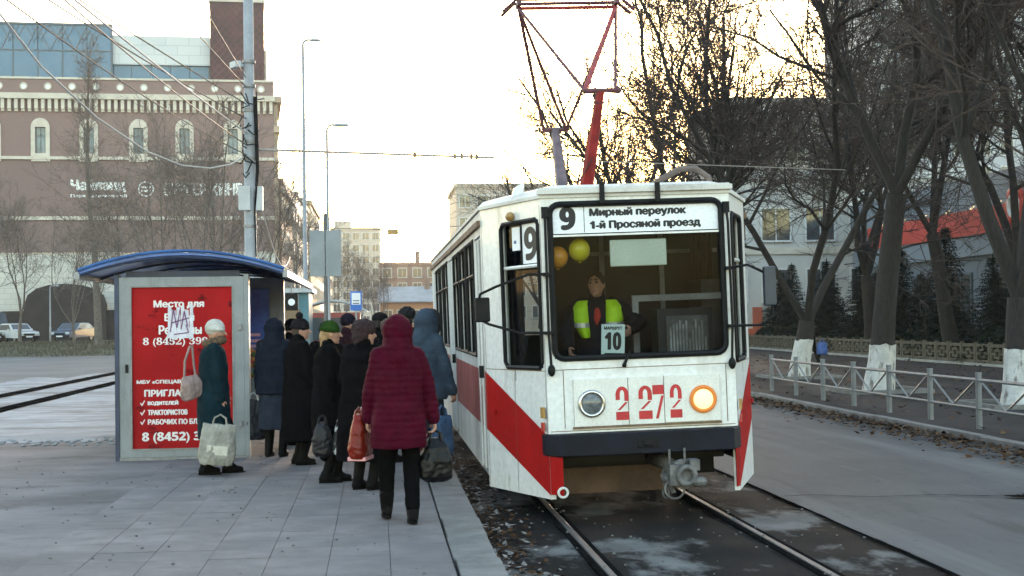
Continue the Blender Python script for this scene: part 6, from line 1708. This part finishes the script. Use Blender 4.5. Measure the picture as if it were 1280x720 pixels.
for lab, v, x, y, rz, sc in (('small bare tree left of the bus stop sign far down the street', PC_, -3.0, 130, 1, .85), ('small bare tree above the bus stop sign far down the street', PB_, -1.6, 150, 2, .8), ('small bare tree beside the orange house', PC_, -.2, 165, 3, .9), ('small bare tree at the corner of the orange house', PC_, .6, 180, 4, .9)):
    tree(lab, v, (x, y, .1), rz, sc, 0, GE)
# spruces behind the concrete fence
needle = M('spruce_needles', (.009, .016, .012), .9, .4, 3, spec=.1)
def spruce_mesh(seed, H=4.6, base=1.35):
    r = random.Random(seed); m = MB()
    z = .25
    while z < H - .1:
        f = 1 - z / H
        n = int(7 + 7 * f)
        for j in range(n):
            ph = 2 * PI * j / n + r.uniform(-.3, .3); L = base * f ** .85 * r.uniform(.75, 1.15) + .08
            d = V((math.cos(ph), math.sin(ph), -.12 - .2 * r.random())); s = V((-math.sin(ph), math.cos(ph), 0))
            k = max(3, int(L / .1))
            for i in range(k):
                c = V((0, 0, z)) + d * (L * (i + .5) / k) + V((0, 0, .12 * (i / k) ** 2))
                w = (.13 + .15 * (1 - i / k)) * (.5 + .5 * f)
                for sd in (-1, 1):
                    tip = c + s * sd * w * r.uniform(.8, 1.5) + d * .1 + V((0, 0, r.uniform(-.09, .02)))
                    m.add([c - d * .05, c + d * .06, tip], [(0, 1, 2)])
                tip = c + V((0, 0, r.uniform(.03, .09))) + d * .12
                m.add([c - s * .02, c + s * .02, tip], [(0, 1, 2)])
        z += .085
    for k in range(14): m.add([V((r.uniform(-.05, .05), r.uniform(-.05, .05), H - .1 - .02 * k)), V((r.uniform(-.06, .06), r.uniform(-.06, .06), H - .2 - .02 * k)), V((0, 0, H + .1))], [(0, 1, 2)])
    return m.mesh('crown', needle)
sp_a, sp_b = spruce_mesh(1), spruce_mesh(2, 4.4, 1.6)
stm = MB(); stm.tube([(0, 0, -.2), (0, 0, 4.4)], [.09, .015], 8); stme = stm.mesh('trunk', bark)
for lab, v, x, y, sc in (('dark spruce third from the right behind the fence', sp_a, 21.2, 56.5, .95), ('tallest dark spruce in front of the red fascia', sp_a, 21.0, 51.5, 1.08), ('wide dark spruce next to the thick tree at the right', sp_b, 20.9, 47.2, .85), ('dark spruce fourth from the right behind the fence', sp_b, 21.0, 61, .9),
        ('dark spruce behind the straight whitewashed tree', sp_b, 21.1, 66, 1.0), ('dark spruce beside the forked tree', sp_a, 20.9, 71, .95), ('low dark spruce at the right edge behind the thick trunk', sp_b, 21.0, 43.2, .75), ('broad dark spruce farther back under the red fascia', sp_b, 22.8, 58.6, .8), ('broad dark spruce close to the white building', sp_b, 22.6, 63.5, .85)):
    t = thing('spruce_tree', lab, 'tree', (x, y, .08), y, 'dark spruces behind the concrete fence'); t.scale = (sc, sc, sc)
    place(stme, 'trunk', t); place(v, 'crown', t)

for lab, v, x, y, sc in (('dark spruce between the tallest one and the straight whitewashed trunk', sp_b, 22.0, 54.0, .8), ('dark spruce behind the tallest one against the grey facade', sp_b, 23.2, 50.2, .85), ('dark spruce left of the straight whitewashed trunk near the white building', sp_b, 21.6, 75.5, .95), ('dark spruce farthest along the fence beside the tram mirror', sp_a, 21.4, 81, .95), ('dark spruce between forked tree and straight tree', sp_b, 21.9, 68.5, .95)):
    t = thing('spruce_tree', lab, 'tree', (x, y, .08), y, 'dark spruces behind the concrete fence'); t.scale = (sc, sc, sc)
    place(stme, 'trunk', t); place(v, 'crown', t)
shm = MB(); r2 = random.Random(9)
for k in range(2600):
    a = r2.uniform(0, 2 * PI); q = r2.random() ** .5; zz = r2.uniform(.05, 1.0)
    c = V((.7 * q * math.cos(a), .7 * q * math.sin(a), zz * (1.15 - .5 * q * q)))
    d = V((r2.gauss(0, 1), r2.gauss(0, 1), r2.gauss(0, .7))).normalized() * .07
    shm.add([c - d, c + d, c + V((r2.gauss(0, .04), r2.gauss(0, .04), .05))], [(0, 1, 2)])
hb = MB()
for i in range(16):
    q = .9 + .14 * (i % 3); x0, y0 = 20.5 + .25 * (i % 2), 40 + i * 2.7; cs_, sn_ = math.cos(i * 1.3), math.sin(i * 1.3)
    hb.add([(x0 + q * (x * cs_ - y * sn_), y0 + q * 1.35 * (x * sn_ + y * cs_), .08 + q * z) for x, y, z in shm.v], shm.f)
o = hb.build('low_shrubs', needle, kind='stuff'); tag(o, 'low mass of dark evergreen shrubs behind the concrete fence', 'shrubs')
# ------------------------------------------------------------------ haze
hz = MB(); hz.bx(-1350, 1350, -90, 1550, -1.2, 66)
hm_ = bpy.data.materials.new('haze'); hm_.use_nodes = True
hn = hm_.node_tree.nodes; hn.remove(hn['Principled BSDF'])
pv = hn.new('ShaderNodeVolumePrincipled'); pv.inputs['Color'].default_value = (.95, .93, .9, 1); pv.inputs['Density'].default_value = HAZE; pv.inputs['Anisotropy'].default_value = .35
hm_.node_tree.links.new(pv.outputs[0], hn['Material Output'].inputs['Volume'])
o = hz.build('haze', hm_, kind='stuff'); tag(o, 'pale evening haze filling the whole street', 'haze')
